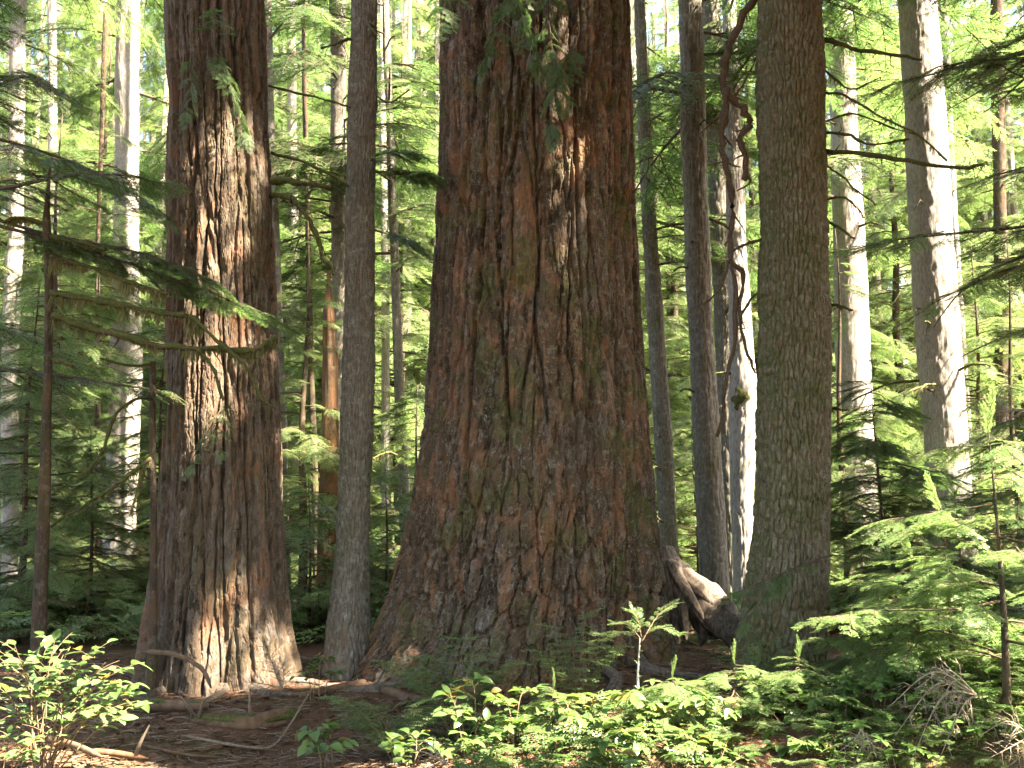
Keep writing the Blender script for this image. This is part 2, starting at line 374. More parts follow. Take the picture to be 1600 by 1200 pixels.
def make_trunk(name, rows, Y, H, mat, parent, n_th=96, dz=0.05, bark=None, flute=None, r_top=0.12, lean=(0, 0), frame_top=None, foot=0.25, crisp=False):
    pr = profile(rows, Y)
    ztop = pr[-1, 0] if frame_top is None else frame_top
    zb = gz(pr[0, 1], Y) - foot
    ext = []
    if H > pr[-1, 0] + 0.5:
        sl = (pr[-1, 1] - pr[-3 if len(pr) > 2 else 0, 1]) / max(0.3, pr[-1, 0] - pr[-3 if len(pr) > 2 else 0, 0])
        for k in range(1, 7):
            f = k / 6; zz = pr[-1, 0] + (H - pr[-1, 0]) * f
            ext.append((zz, pr[-1, 1] + sl * 0.3 * (zz - pr[-1, 0]), pr[-1, 2] * (1 - f) + r_top * f))
    pts = np.vstack([pr] + ([np.array(ext)] if ext else []))
    if zb < pts[0, 0]: pts = np.vstack([[zb, pts[0, 1], pts[0, 2] * 1.12], pts])
    zs = np.concatenate([np.arange(pts[0, 0], min(ztop + 0.3, pts[-1, 0]), dz), np.arange(min(ztop + 0.3, pts[-1, 0]), pts[-1, 0], max(dz * 8, 0.35)), [pts[-1, 0]]])
    cx = np.interp(zs, pts[:, 0], pts[:, 1]); rr = np.interp(zs, pts[:, 0], pts[:, 2])
    if len(zs) > 60:
        k = max(3, int(0.30 / dz)) | 1; ker = np.hanning(k + 2)[1:-1]; ker /= ker.sum()
        pad = lambda a: np.concatenate([np.full(k // 2, a[0]), a, np.full(k // 2, a[-1])])
        nden = int((min(ztop, pts[-1, 0]) - pts[0, 0]) / dz)
        cs = np.convolve(pad(cx), ker, 'valid'); rs = np.convolve(pad(rr), ker, 'valid')
        cx[:nden] = cs[:nden]; rr[:nden] = rs[:nden]
    th = theta_axis(n_th); T, Z = np.meshgrid(th, zs); RR = np.repeat(rr[:, None], n_th, 1); CXX = np.repeat(cx[:, None], n_th, 1)
    t = T.ravel(); z = Z.ravel(); r = RR.ravel(); c = CXX.ravel()
    u = (t + math.pi) / (2 * math.pi)
    if flute is not None: r = r * (1 + flute(t, z))
    fl = np.zeros_like(t); fu = np.zeros_like(t)
    if bark is not None:
        d, fl, fu = bark(u, z, r); r = r + d
    cyy = Y + lean[1] * (z - z.min())
    v = np.column_stack([c + r * np.sin(t), cyy - r * np.cos(t), z])
    nz = len(zs); i, j = np.meshgrid(np.arange(n_th), np.arange(nz - 1)); i = i.ravel(); j = j.ravel(); i2 = (i + 1) % n_th
    f = np.column_stack([j * n_th + i, j * n_th + i2, (j + 1) * n_th + i2, (j + 1) * n_th + i])
    me = np_mesh(name, v, f, [mat], smooth=not crisp)
    for nm, arr in (('flake', fl), ('furrow', fu)):
        at_ = me.attributes.new(nm, 'FLOAT', 'POINT'); at_.data.foreach_set('value', arr.astype(np.float32))
    return link(name, me, parent), (lambda zz: Vector((float(np.interp(zz, zs, cx)), Y + lean[1] * (zz - zs[0]), zz))), (lambda zz: float(np.interp(zz, zs, rr)))
def hem_bark(R0, seed, cw=0.05, zl=0.22, amp=0.010, bump=0.02):
    N = max(8, int(round(2 * math.pi * R0 / cw)))
    def f(u, z, r):
        x = u * N
        f1, f2, c = worley(x + 0.5 * fbm(x, z / zl, seed, N, 3), z / zl + 0.3 * fbm(x, z / zl * 1.5, seed + 2, N, 2), seed, N)
        A = sstep(0.0, 0.3, f2 - f1)
        lump = bump * fbm(u * 5, z * 1.1, seed + 7, 5, 3)
        return amp * (A - 1) + amp * 0.6 * (c - 0.5) + amp * 0.5 * fbm(x * 3, z * 26, seed + 4, N * 3, 2) + lump, c, A
    return f

# ------------------------------------------------------------------ foliage pieces (spread by geometry nodes, never counted)
def off_mesh(name, mb, mats, smooth=True):
    return bpy.data.objects.new(name, mb.mesh(name, mats, smooth))     # not linked: only a source for the crowns
def diamond(mb, p, d, n, L, W, mi=0):
    d = d.normalized(); s = d.cross(n).normalized()
    mb.add([p, p + d * (L * 0.5) + s * (W * 0.5), p + d * L, p + d * (L * 0.5) - s * (W * 0.5)], [(0, 1, 2, 3)], mi)
def hemlock_frond(seed, mat, fine=False, nside=13, droop=0.16, bare=False):
    rr = random.Random(seed); mb = MB()
    pos = lambda t: Vector((t, 0.04 * math.sin(t * 4 + seed), -droop * t * t + 0.03 * math.sin(t * 6 + seed)))
    mb.tube([pos(i / 6) for i in range(7)], taper(7, 0.011, 0.003), 4, 1)
    for i in range(nside):
        for sd in (-1, 1):
            t = min(0.98, (i + 0.5 + rr.uniform(-0.3, 0.3)) / nside * 0.95 + 0.03)
            if rr.random() < 0.07: continue
            L = (0.46 * (1 - t) ** 0.75 * (0.55 + 0.45 * min(1, t / 0.2)) + 0.05) * rr.uniform(0.7, 1.2)
            an = math.radians(rr.uniform(42, 64)) * sd
            p0 = pos(t); dv = Vector((math.cos(an), math.sin(an), rr.uniform(-0.25, 0.05))); cur = Vector((0.3, -0.12 * sd, -0.25))
            bp = lambda q: p0 + dv * (L * q) + cur * (L * L * q * q * 0.6)
            mb.tube([bp(0), bp(0.5), bp(1)], [0.005, 0.004, 0.002], 3, 1)
            if bare:
                for k in range(int(L / 0.06)):
                    q = rr.random(); s2 = rr.choice((-1, 1)); a2 = an + s2 * math.radians(rr.uniform(30, 60))
                    mb.tube([bp(q), bp(q) + Vector((math.cos(a2), math.sin(a2), rr.uniform(-0.5, 0.2))) * rr.uniform(0.05, 0.16)], [0.003, 0.001], 3, 1)
                continue
            step = 0.034 if not fine else 0.030
            m = max(3, int(L / step))
            for k in range(m + 1):
                q = (k + 0.5) / (m + 1) if k < m else 1.0
                for s2 in ((-1, 1) if k < m else (0,)):
                    a2 = an + s2 * math.radians(rr.uniform(38, 60))
                    d2 = Vector((math.cos(a2), math.sin(a2), rr.uniform(-0.3, 0.1))); l2 = rr.uniform(0.055, 0.105) * (1 - 0.45 * q)
                    nn = Vector((rr.uniform(-0.35, 0.35), rr.uniform(-0.35, 0.35), 1))
                    if not fine:
                        diamond(mb, bp(q), d2, nn, l2, rr.uniform(0.014, 0.021), 0)
                    else:
                        d2.normalize(); b0 = bp(q); side = d2.cross(nn).normalized()
                        for e in range(5):
                            pe = b0 + d2 * (l2 * (e + 0.6) / 5.2)
                            for s3 in (-1, 1):
                                nd = (side * s3 + d2 * 0.55 + Vector((0, 0, rr.uniform(-0.2, 0.2)))).normalized(); nl = rr.uniform(0.016, 0.024)
                                w = d2 * 0.0052
                                mb.add([pe - w, pe + w, pe + nd * nl], [(0, 1, 2)], 0)
    return off_mesh('frond', mb, [mat, M['dead_twig'] if bare else M['twig']], False)
def leaf_shape(mb, p, d, n, L, W, mi=0, fold=0.12):
    d = d.normalized(); s = d.cross(n).normalized(); n = s.cross(d).normalized()
    P = lambda a, b, h: p + d * (a * L) + s * (b * W) + n * (h * W)
    prof = [(0.0, 0.06), (0.18, 0.34), (0.42, 0.5), (0.68, 0.40), (0.88, 0.18)]
    v = []; f = []
    for a, b in prof:
        dr = -0.35 * a * a
        v += [P(a, b, fold * b * 2 + dr), P(a, 0, dr), P(a, -b, fold * b * 2 + dr)]
    v.append(P(1.0, 0, -0.38)); k = len(prof)
    for i in range(k - 1):
        o = 3 * i; f += [(o, o + 1, o + 4, o + 3), (o + 1, o + 2, o + 5, o + 4)]
    o = 3 * (k - 1); f += [(o, o + 1, 3 * k), (o + 1, o + 2, 3 * k)]
    mb.add(v, f, mi)
def leaf_spray(seed, mat, nside=7, leaf=0.10, small=True):
    """Flat spray of small oval leaves on thin twigs, about a metre long at scale 1."""
    rr = random.Random(seed); mb = MB()
    pos = lambda t: Vector((t, 0.05 * math.sin(t * 5 + seed), 0.10 * math.sin(t * 2.2) - 0.10 * t * t))
    mb.tube([pos(i / 6) for i in range(7)], taper(7, 0.010, 0.003), 4, 1)
    for i in range(nside):
        for sd in (-1, 1):
            t = (i + 0.5 + rr.uniform(-0.3, 0.3)) / nside; L = 0.42 * (1 - t) ** 0.6 * rr.uniform(0.6, 1.2) + 0.06
            an = math.radians(rr.uniform(40, 65)) * sd; p0 = pos(min(t, 0.98)); dv = Vector((math.cos(an), math.sin(an), rr.uniform(-0.15, 0.2)))
            mb.tube([p0, p0 + dv * L], [0.005, 0.002], 3, 1)
            m = max(2, int(L / (leaf * 0.62)))
            for k in range(m + 1):
                q = (k + 0.6) / (m + 1); s2 = (-1) ** k if k < m else 0
                a2 = an + s2 * math.radians(rr.uniform(40, 70))
                leaf_shape(mb, p0 + dv * (L * q), Vector((math.cos(a2), math.sin(a2), rr.uniform(-0.3, 0.15))), Vector((rr.uniform(-0.4, 0.4), rr.uniform(-0.4, 0.4), 1)), leaf * rr.uniform(0.7, 1.15), leaf * rr.uniform(0.5, 0.68), 0)
    return off_mesh('leaf_spray', mb, [mat, M['stem']], True)
def herb_clump(seed, mat, n=6, leaf=0.5):
    rr = random.Random(seed); mb = MB(); h = rr.uniform(0.5, 0.9)
    mb.tube([Vector((0, 0, -0.1)), Vector((0.05, 0, h))], [0.018, 0.012], 4, 1)
    for k in range(n):
        a = k * 6.283 / n + rr.uniform(-0.3, 0.3); d = Vector((math.cos(a), math.sin(a), rr.uniform(-0.2, 0.25)))
        leaf_shape(mb, Vector((0.05, 0, h)), d, Vector((rr.uniform(-0.2, 0.2), rr.uniform(-0.2, 0.2), 1)), leaf * rr.uniform(0.8, 1.2), leaf * rr.uniform(0.45, 0.6), 0)
    return off_mesh('herb', mb, [mat, M['stem']], True)

SRC = {
    'hem': [hemlock_frond(s, M['needle']) for s in (1, 2, 3)],
    'young': [hemlock_frond(s, M['needle_young']) for s in (11, 12, 13)],
    'dark': [hemlock_frond(s, M['needle_dark'], droop=0.1) for s in (21, 22, 23)],
    'fine': [hemlock_frond(s, M['needle'], fine=True) for s in (31, 32, 33)],
    'fine_young': [hemlock_frond(s, M['needle_young'], fine=True, droop=0.08) for s in (41, 42, 43)],
    'bare': [hemlock_frond(s, M['needle'], bare=True, nside=8) for s in (51, 52, 53)],
    'spray': [leaf_spray(s, M['leaf']) for s in (61, 62, 63)],
    'herb': [herb_clump(s, M['leaf_b'], n) for s, n in ((71, 5), (72, 6), (73, 4))],
}
def bough(seed, mat, nfr=15, fs=0.34):
    """A whole drooping bough one metre long at scale 1: a limb with fronds down both sides."""
    random.seed(seed); mb = MB(); st = [hemlock_frond(seed * 7 + k, mat, nside=9) for k in range(3)]
    offy = random.uniform(-0.06, 0.06); sag = random.uniform(0.10, 0.26)
    pos = lambda t: Vector((t, offy * math.sin(t * 3.2), 0.05 * math.sin(t * 3) - sag * (t * t - 0.2 * t)))
    mb.tube([pos(i / 8) for i in range(9)], taper(9, 0.010, 0.002), 5, 1)
    for i in range(nfr):
        t = 0.12 + 0.88 * (i + random.random()) / nfr if i < nfr - 1 else 0.97; tg = (pos(t + 0.03) - pos(t - 0.03)).normalized(); sd = (1 if i % 2 else -1) if i < nfr - 1 else 0
        a = math.radians(random.uniform(35, 68)) * sd; d = Vector((tg.x * math.cos(a), math.sin(a), tg.z - random.uniform(0.0, 0.35))).normalized()
        y = jit((0, 0, 1), 0.28).cross(d).normalized(); z = d.cross(y); sc = fs * random.uniform(0.65, 1.15) * (1.05 - 0.45 * abs(t - 0.4))
        m = Matrix((d * sc, y * sc, z * sc)).transposed().to_4x4(); m.translation = pos(t); src = random.choice(st).data; o = len(mb.v)
        mb.v.extend([tuple(m @ v.co) for v in src.vertices]); mb.f.extend([tuple(k + o for k in p.vertices) for p in src.polygons]); mb.mi.extend([p.material_index for p in src.polygons])
    return off_mesh('bough', mb, [mat, M['twig']], False)
for kd, mt in (('hem', 'needle'), ('young', 'needle_young'), ('dark', 'needle_dark')):
    SRC[kd + '_bough'] = [bough(900 + ord(kd[0]) + k, M[mt]) for k in range(4)]
random.seed(7)
def litter_src():
    out = []
    mb = MB()
    for k in range(14):
        p = Vector((random.uniform(-.5, .5), random.uniform(-.5, .5), random.uniform(0, .06))); a = random.uniform(0, 6.28)
        d = Vector((math.cos(a), math.sin(a), random.uniform(-.05, .2))); diamond(mb, p, d, Vector((random.uniform(-.5, .5), random.uniform(-.5, .5), 1)), random.uniform(.15, .5), random.uniform(.03, .12))
    out.append(off_mesh('chips', mb, [M['litter']], False))
    mb = MB(); mb.tube([Vector((-.6, 0, .03)), Vector((-.1, .1, .06)), Vector((.5, -.05, .03))], [.02, .022, .008], 4)
    mb.tube([Vector((-.1, .1, .06)), Vector((.2, .35, .05))], [.014, .006], 4); out.append(off_mesh('twiglet', mb, [M['dead_twig']], False))
    mb = MB(); leaf_shape(mb, Vector((-.3, 0, .04)), Vector((1, 0, .1)), Vector((0.2, .1, 1)), .6, .35); out.append(off_mesh('fallen_leaf', mb, [M['litter']], False))
    return out
SRC['litter'] = litter_src()

_groups = {}
def scatter_group(kind):
    if kind in _groups: return _groups[kind]
    ng = bpy.data.node_groups.new('spread_' + kind, 'GeometryNodeTree')
    ng.interface.new_socket('Geometry', in_out='INPUT', socket_type='NodeSocketGeometry')
    ng.interface.new_socket('Geometry', in_out='OUTPUT', socket_type='NodeSocketGeometry')
    gi = ng.nodes.new('NodeGroupInput'); go = ng.nodes.new('NodeGroupOutput')
    iop = ng.nodes.new('GeometryNodeInstanceOnPoints'); jn = ng.nodes.new('GeometryNodeJoinGeometry')
    m2p = ng.nodes.new('GeometryNodeMeshToPoints')
    ng.links.new(gi.outputs[0], m2p.inputs[0]); ng.links.new(m2p.outputs[0], iop.inputs['Points'])
    for o in reversed(SRC[kind]):
        oi = ng.nodes.new('GeometryNodeObjectInfo'); oi.inputs['Object'].default_value = o; oi.inputs['As Instance'].default_value = False
        g2i = ng.nodes.new('GeometryNodeGeometryToInstance')
        ng.links.new(oi.outputs['Geometry'], g2i.inputs[0]); ng.links.new(g2i.outputs[0], jn.inputs[0])
    ng.links.new(jn.outputs[0], iop.inputs['Instance']); iop.inputs['Pick Instance'].default_value = True
    def attr(name, typ):
        a = ng.nodes.new('GeometryNodeInputNamedAttribute'); a.data_type = typ; a.inputs[0].default_value = name; return a.outputs[0]
    ng.links.new(attr('pick', 'INT'), iop.inputs['Instance Index'])
    e2r = ng.nodes.new('FunctionNodeEulerToRotation'); ng.links.new(attr('turn', 'FLOAT_VECTOR'), e2r.inputs[0]); ng.links.new(e2r.outputs[0], iop.inputs['Rotation'])
    ng.links.new(attr('size', 'FLOAT'), iop.inputs['Scale'])
    ng.links.new(iop.outputs[0], go.inputs[0]); _groups[kind] = ng; return ng
class Foliage:
    """Positions, directions and sizes of fronds; build() makes one crown object of them."""
    def __init__(s): s.p = []; s.e = []; s.s = []; s.c = []
    def add(s, p, d, n, size):
        d = Vector(d); d.normalize(); y = Vector(n).cross(d)
        if y.length < 1e-4: y = Vector((0, 1, 0))
        y.normalize(); z = d.cross(y)
        s.p.append(tuple(p)); s.c.append(tuple(Vector(p) + d * (0.5 * size))); s.e.append(tuple(Matrix((d, y, z)).transposed().to_euler())); s.s.append(size)
    def gate(s, fn):
        keep = [k for k in range(len(s.p)) if fn(s.c[k], s.s[k])]
        s.c = [s.c[k] for k in keep]; s.p = [s.p[k] for k in keep]; s.e = [s.e[k] for k in keep]; s.s = [s.s[k] for k in keep]
    def build(s, name, kind, parent=None):
        if not s.p: return None
        me = bpy.data.meshes.new(name); me.vertices.add(len(s.p)); me.vertices.foreach_set('co', np.array(s.p, np.float32).ravel())
        a = me.attributes.new('turn', 'FLOAT_VECTOR', 'POINT'); a.data.foreach_set('vector', np.array(s.e, np.float32).ravel())
        a = me.attributes.new('size', 'FLOAT', 'POINT'); a.data.foreach_set('value', np.array(s.s, np.float32))
        a = me.attributes.new('pick', 'INT', 'POINT'); a.data.foreach_set('value', rng.integers(0, len(SRC[kind]), len(s.p)).astype(np.int32))
        me.update(); o = link(name, me, parent)
        md = o.modifiers.new('spread', 'NODES'); md.node_group = scatter_group(kind)
        o['kind'] = 'stuff'; return o

def limb(wood, fol, p0, p1, sag=0.15, r0=0.02, per_m=7, size=0.5, start=0.15, mi=0, wob=0.05, both=True, hang=0.15, thin=0.0, cut=None):
    """A branch from p0 to p1 that sags, with fronds down both sides."""
    p0 = Vector(p0); p1 = Vector(p1); L = (p1 - p0).length; n = max(4, int(L * 4))
    off = [jit((0, 0, 0), wob * L) for _ in range(3)]
    def pos(t): return p0.lerp(p1, t) + Vector((0, 0, -sag * L * (t * t - 0.25 * t))) + off[0] * math.sin(t * 3.1) + off[1] * (math.sin(t * 6.3) * 0.4)
    pts = [pos(i / n) for i in range(n + 1)]
    end = 1.0
    if cut is not None:                                     # the branch ends where it would cross a shaft of sun
        for i, p in enumerate(pts):
            if not cut(p, 0.06): end = i / n; break
        if end < 0.2: return pts
    if wood is not None: wood.tube(pts[:max(2, int(round(end * n)) + 1)], taper(max(2, int(round(end * n)) + 1), r0, r0 * 0.18), 5, mi)
    m = max(2, int(L * per_m))
    for i in range(m):
        t = start + (1 - start) * (i + random.random()) / m
        if random.random() < thin or t > end: continue
        tg = (pos(min(1, t + 0.05)) - pos(t - 0.05)).normalized(); side = tg.cross(Vector((0, 0, 1)))
        if side.length < 0.1: side = Vector((1, 0, 0))
        side.normalize(); sd = 1 if i % 2 else -1
        a = math.radians(random.uniform(35, 70))
        d = tg * math.cos(a) + side * (sd * math.sin(a)) + Vector((0, 0, -random.uniform(0, hang * 2)))
        fol.add(jit(pos(t), 0.02), d, jit((0, 0, 1), 0.28), size * random.uniform(0.65, 1.2) * (1.0 - 0.35 * abs(t - 0.35)))
    if end < 1: return pts
    tg = (pos(1) - pos(0.93)).normalized(); fol.add(pos(0.97), tg, jit((0, 0, 1), 0.2), size * 1.0)
    return pts

# ------------------------------------------------------------------ where the sun reaches through the canopy
SPOTS = [(at(px, py, Y), r) for px, py, Y, r in (
    [(1480, y, 13.8, 0.65) for y in range(-150, 780, 100)] + [(1500, 600, 14.0, 0.6)] +              # pale trunk at the right
    [(200, y, 18.6, 0.42) for y in (-60, 0, 60, 120, 235, 330, 640, 700, 740)] +                       # pale trunk at the left
    [(1340, y, 16.7, 0.5) for y in (440, 520, 600)] + [(1165, 700, 13.3, 0.32), (1165, 790, 13.3, 0.32)] +
    [(325, 600, 9.1, 0.10), (345, 340, 9.15, 0.05), (390, 200, 9.15, 0.06), (345, 1040, 9.0, 0.07)] +
    [(815, 130, 8.95, 0.16), (945, 170, 8.97, 0.08)] +
    [(562, 520, 9.7, 0.10), (540, 960, 9.6, 0.16), (570, 360, 9.7, 0.07), (545, 1050, 9.5, 0.12)] +
    [(60, 1050, 6.2, 0.5), (150, 1060, 6.2, 0.5), (200, 1060, 6.2, 0.35), (30, 1130, 6.2, 0.4)] +                            # shrub at the left
    [(x, 1120, 6.3, 0.34) for x in range(760, 1620, 105)] + [(x, 1040, 6.6, 0.36) for x in range(1080, 1620, 105)] +
    [(x, y, 5.8, 0.6) for x in (1330, 1440, 1540, 1640) for y in (780, 880, 980, 1080)] + [(1700, y, 5.6, 0.6) for y in (760, 900, 1000)] + [(1010, 1010, 7.2, 0.16), (1085, 905, 10.75, 0.10), (1120, 945, 10.45, 0.10)] +
    [(1340, 960, 9.2, 0.3)])]
N_MAIN = len(SPOTS); _r = random.Random(3)
for k in range(60):
    x0, x1 = _r.choice(((-40, 250), (-40, 250), (440, 660), (1000, 1180), (1290, 1640), (1290, 1640)))
    SPOTS.append((at(_r.uniform(x0, x1), _r.uniform(0, 850), _r.uniform(13.5, 25)), 0.75))
for k in range(14): SPOTS.append((at(_r.uniform(-30, 240), _r.uniform(620, 960), _r.uniform(11.5, 16)), 0.6))
def _behind_fir(c):
    for ax_, ay_, rad_ in ((0.1, 10.0, 1.9), (-2.8, 9.6, 1.5), (2.45, 8.8, 1.0)):
        h = Vector((SUN.x, SUN.y)); hl = h.length; h /= hl; w_ = Vector((ax_ - c.x, ay_ - c.y)); t_ = w_.dot(h)
        if t_ > 0 and (w_ - h * t_).length < rad_: return True
    return False
SPOTS[N_MAIN:] = [sp for sp in SPOTS[N_MAIN:] if not _behind_fir(sp[0])]
SP_C = np.array([tuple(c) for c, r in SPOTS]); SP_R = np.array([r for c, r in SPOTS]); SUNV = np.array(tuple(SUN))
def sun_gate(p, size, n=None):
    w = np.array(p) - SP_C[:n]; t = w @ SUNV
    d = np.linalg.norm(w - t[:, None] * SUNV, axis=1)
    return not bool(np.any((t > 0.6) & (d < SP_R[:n] + 0.50 * size)))
CANOPY_TOP = 34.0

def crown(fol, wood, axis_at, z0, z1, rad, nb, size=0.6, per_m=6, az=None, tip=0.25, drop=(0.05, 0.35), rise=0.1, start=0.2, thin=0.0, r0=0.02, mi=0, hang=0.15, cut=None):
    for k in range(nb):
        f = (k + random.random()) / nb; z = z0 + (z1 - z0) * f
        rr = rad * (1 - (1 - tip) * f ** 1.3) * random.uniform(0.6, 1.15)
        a = random.uniform(0, 2 * math.pi) if az is None else R(random.uniform(*az))
        p0 = axis_at(z); p1 = p0 + Vector((math.sin(a) * rr, math.cos(a) * rr, rise * rr - random.uniform(*drop) * rr))
        limb(wood, fol, p0, p1, sag=random.uniform(0.08, 0.28), r0=r0 * (0.5 + 0.5 * rr / rad), per_m=per_m, size=size, start=start, thin=thin, mi=mi, hang=hang, cut=cut)

def boughs(fol, axis_at, z0, z1, rad, nb, tip=0.25, drop=(0.05, 0.35), rise=0.1, az=None):
    for k in range(nb):
        f = (k + random.random()) / nb; z = z0 + (z1 - z0) * f
        rr = rad * (1 - (1 - tip) * f ** 1.3) * random.uniform(0.6, 1.15)
        a = random.uniform(0, 2 * math.pi) if az is None else R(random.uniform(*az))
        fol.add(axis_at(z), (math.sin(a), math.cos(a), rise - random.uniform(*drop)), jit((0, 0, 1), 0.15), rr)

# ------------------------------------------------------------------ the great fir in the middle
GF_Y = 10.0
fir = thing('great_fir', (at(815, 700, GF_Y).x, GF_Y, gz(0.1, GF_Y)), 'enormous old fir with deeply furrowed reddish bark and flared base', 'tree')
GF_ROWS = [(0, 686, 988), (200, 683, 992), (400, 676, 1000), (500, 671, 1005), (600, 662, 1012), (700, 655, 1018), (800, 645, 1022), (900, 628, 1026), (960, 610, 1030), (1000, 592, 1038), (1040, 568, 1052), (1075, 540, 1062)]
NGF = 36
def gf_bark(u, z, r):
    x = u * NGF
    lowf = sstep(3.2, 0.8, z)
    d1, fl1, fu1 = fir_bark(x, z, NGF, 1.5, 0.075, 101, 0.9)
    d2, fl2, fu2 = fir_bark(x * 1.5, z, int(NGF * 1.5), 0.40, 0.058, 131, 1.25)
    w = np.clip(lowf * 0.85 + 0.35 * fbm(u * 6, z * 0.7, 77, 6, 3), 0, 1)
    # a few long deep clefts, right side most
    cl = np.zeros_like(u)
    for th0, dep, wd, s in ((0.98, 0.10, 0.022, 1), (1.24, 0.10, 0.020, 2), (-1.02, 0.09, 0.018, 3), (0.42, 0.06, 0.014, 4), (-0.55, 0.06, 0.014, 5), (1.42, 0.08, 0.016, 6)):
        t = u * 2 * math.pi - math.pi; c = th0 + 0.10 * fbm(z * 0.45, z * 0 + s, 60 + s, None, 4)
        cl -= dep * np.exp(-((t - c) / wd) ** 2) * np.clip(0.55 + 1.6 * fbm(z * 0.6, z * 0 + 9 * s, 90 + s, None, 2), 0, 1)
    lump = 0.030 * fbm(u * 9, z * 0.75, 55, 9, 4)
    d1 = d1 * 0.62 + macro(u, z, 22, 2.6, 0.075, 161) * (1 - 0.4 * w)
    return d1 * (1 - w) + d2 * w + cl + lump, fl1 * (1 - w) + fl2 * w, fu1 * (1 - w) + fu2 * w
def gf_flute(t, z):
    k = sstep(2.6, 0.0, z)
    return k * (0.07 * np.cos(5 * t + 0.6) + 0.05 * np.cos(9 * t + 2.0)) + 0.012 * np.cos(4 * t + z * 0.5)
gtrunk, gf_axis, gf_rad = make_trunk('trunk', GF_ROWS, GF_Y, 46, M['fir_big'], fir, n_th=680, dz=0.0125, bark=gf_bark, flute=gf_flute, r_top=0.3, foot=0.3, crisp=True)

# surface roots that run out from its left foot
mb = MB()
for pts, r in (([at(600, 1045, 8.9), at(640, 1050, 8.6), at(700, 1052, 8.4), at(770, 1050, 8.3)], 0.045), ([at(570, 1062, 9.1), at(520, 1070, 8.9), at(470, 1082, 8.6)], 0.06), ([at(640, 1050, 8.6), at(615, 1072, 8.3), at(590, 1090, 8.1)], 0.03)):
    pts = [Vector((p.x, p.y, gz(p.x, p.y) + r * 0.5)) for p in pts]; pts = smooth_path(pts, 4); mb = MB(); mb.tube(pts, taper(len(pts), r, r * 0.35), 7, 0, 0.08)
    mb.build('root', M['log'], fir)
# its own low sprays, drooping over the bark at the top of the view
for p0, p1, n in ((at(790, -60, 8.8), at(840, 60, 8.2), 6), (at(860, -50, 8.8), at(880, 110, 8.3), 6), (at(700, -40, 8.9), at(690, 10, 8.3), 4), (at(830, -30, 8.8), at(760, 60, 8.3), 5), (at(900, 60, 8.8), at(860, 170, 8.4), 3)):
    w = MB(); fo = Foliage(); limb(w, fo, p0, p1, sag=0.25, r0=0.010, per_m=14, size=0.26, start=0.1, hang=0.5)
    b = w.build('branch', M['twig'], fir); fo.build('needles', 'fine', b)
# crown far above
w = MB(); fo = Foliage(); crown(fo, w, gf_axis, 24, 45, 4.6, 50, size=1.5, per_m=3.0, start=0.3, r0=0.07); fo.gate(sun_gate)
w.build('limbs', M['twig'], fir)['kind'] = 'stuff'; fo.build('crown', 'dark', fir)

# ------------------------------------------------------------------ the left fir
LF_Y = 9.6
lfir = thing('old_fir', (at(345, 700, LF_Y).x, LF_Y, 0), 'large fir with long vertical bark ridges behind the leafy shrub', 'tree')
NLF = 24
def lf_bark(u, z, r):
    x = u * NLF
    d, fl, fu = fir_bark(x, z, NLF, 2.0, 0.068, 211, 0.7)
    d = d * 0.65 + macro(u, z, 15, 3.2, 0.06, 261)
    return d + 0.02 * fbm(u * 7, z * 0.8, 56, 7, 3), fl, fu
def lf_flute(t, z): return sstep(1.6, -0.1, z) * (0.07 * np.cos(6 * t + 1.0) + 0.04 * np.cos(11 * t)) + 0.015 * np.cos(5 * t + z * 0.4)
make_t, lf_axis, lf_rad = make_trunk('trunk', [(0, 259, 414), (200, 262, 419), (400, 262, 429), (500, 263, 433), (600, 262, 437), (700, 258, 441), (800, 252, 444), (900, 243, 448), (980, 236, 454), (1020, 231, 461), (1060, 222, 470)], LF_Y, 40, M['fir_left'], lfir, n_th=420, dz=0.0155, bark=lf_bark, flute=lf_flute, r_top=0.18, crisp=True)
w = MB(); fo = Foliage(); crown(fo, w, lf_axis, 22, 39, 3.8, 42, size=1.4, per_m=3.0, start=0.3, r0=0.06); fo.gate(sun_gate)
w.build('limbs', M['twig'], lfir)['kind'] = 'stuff'; fo.build('crown', 'dark', lfir)
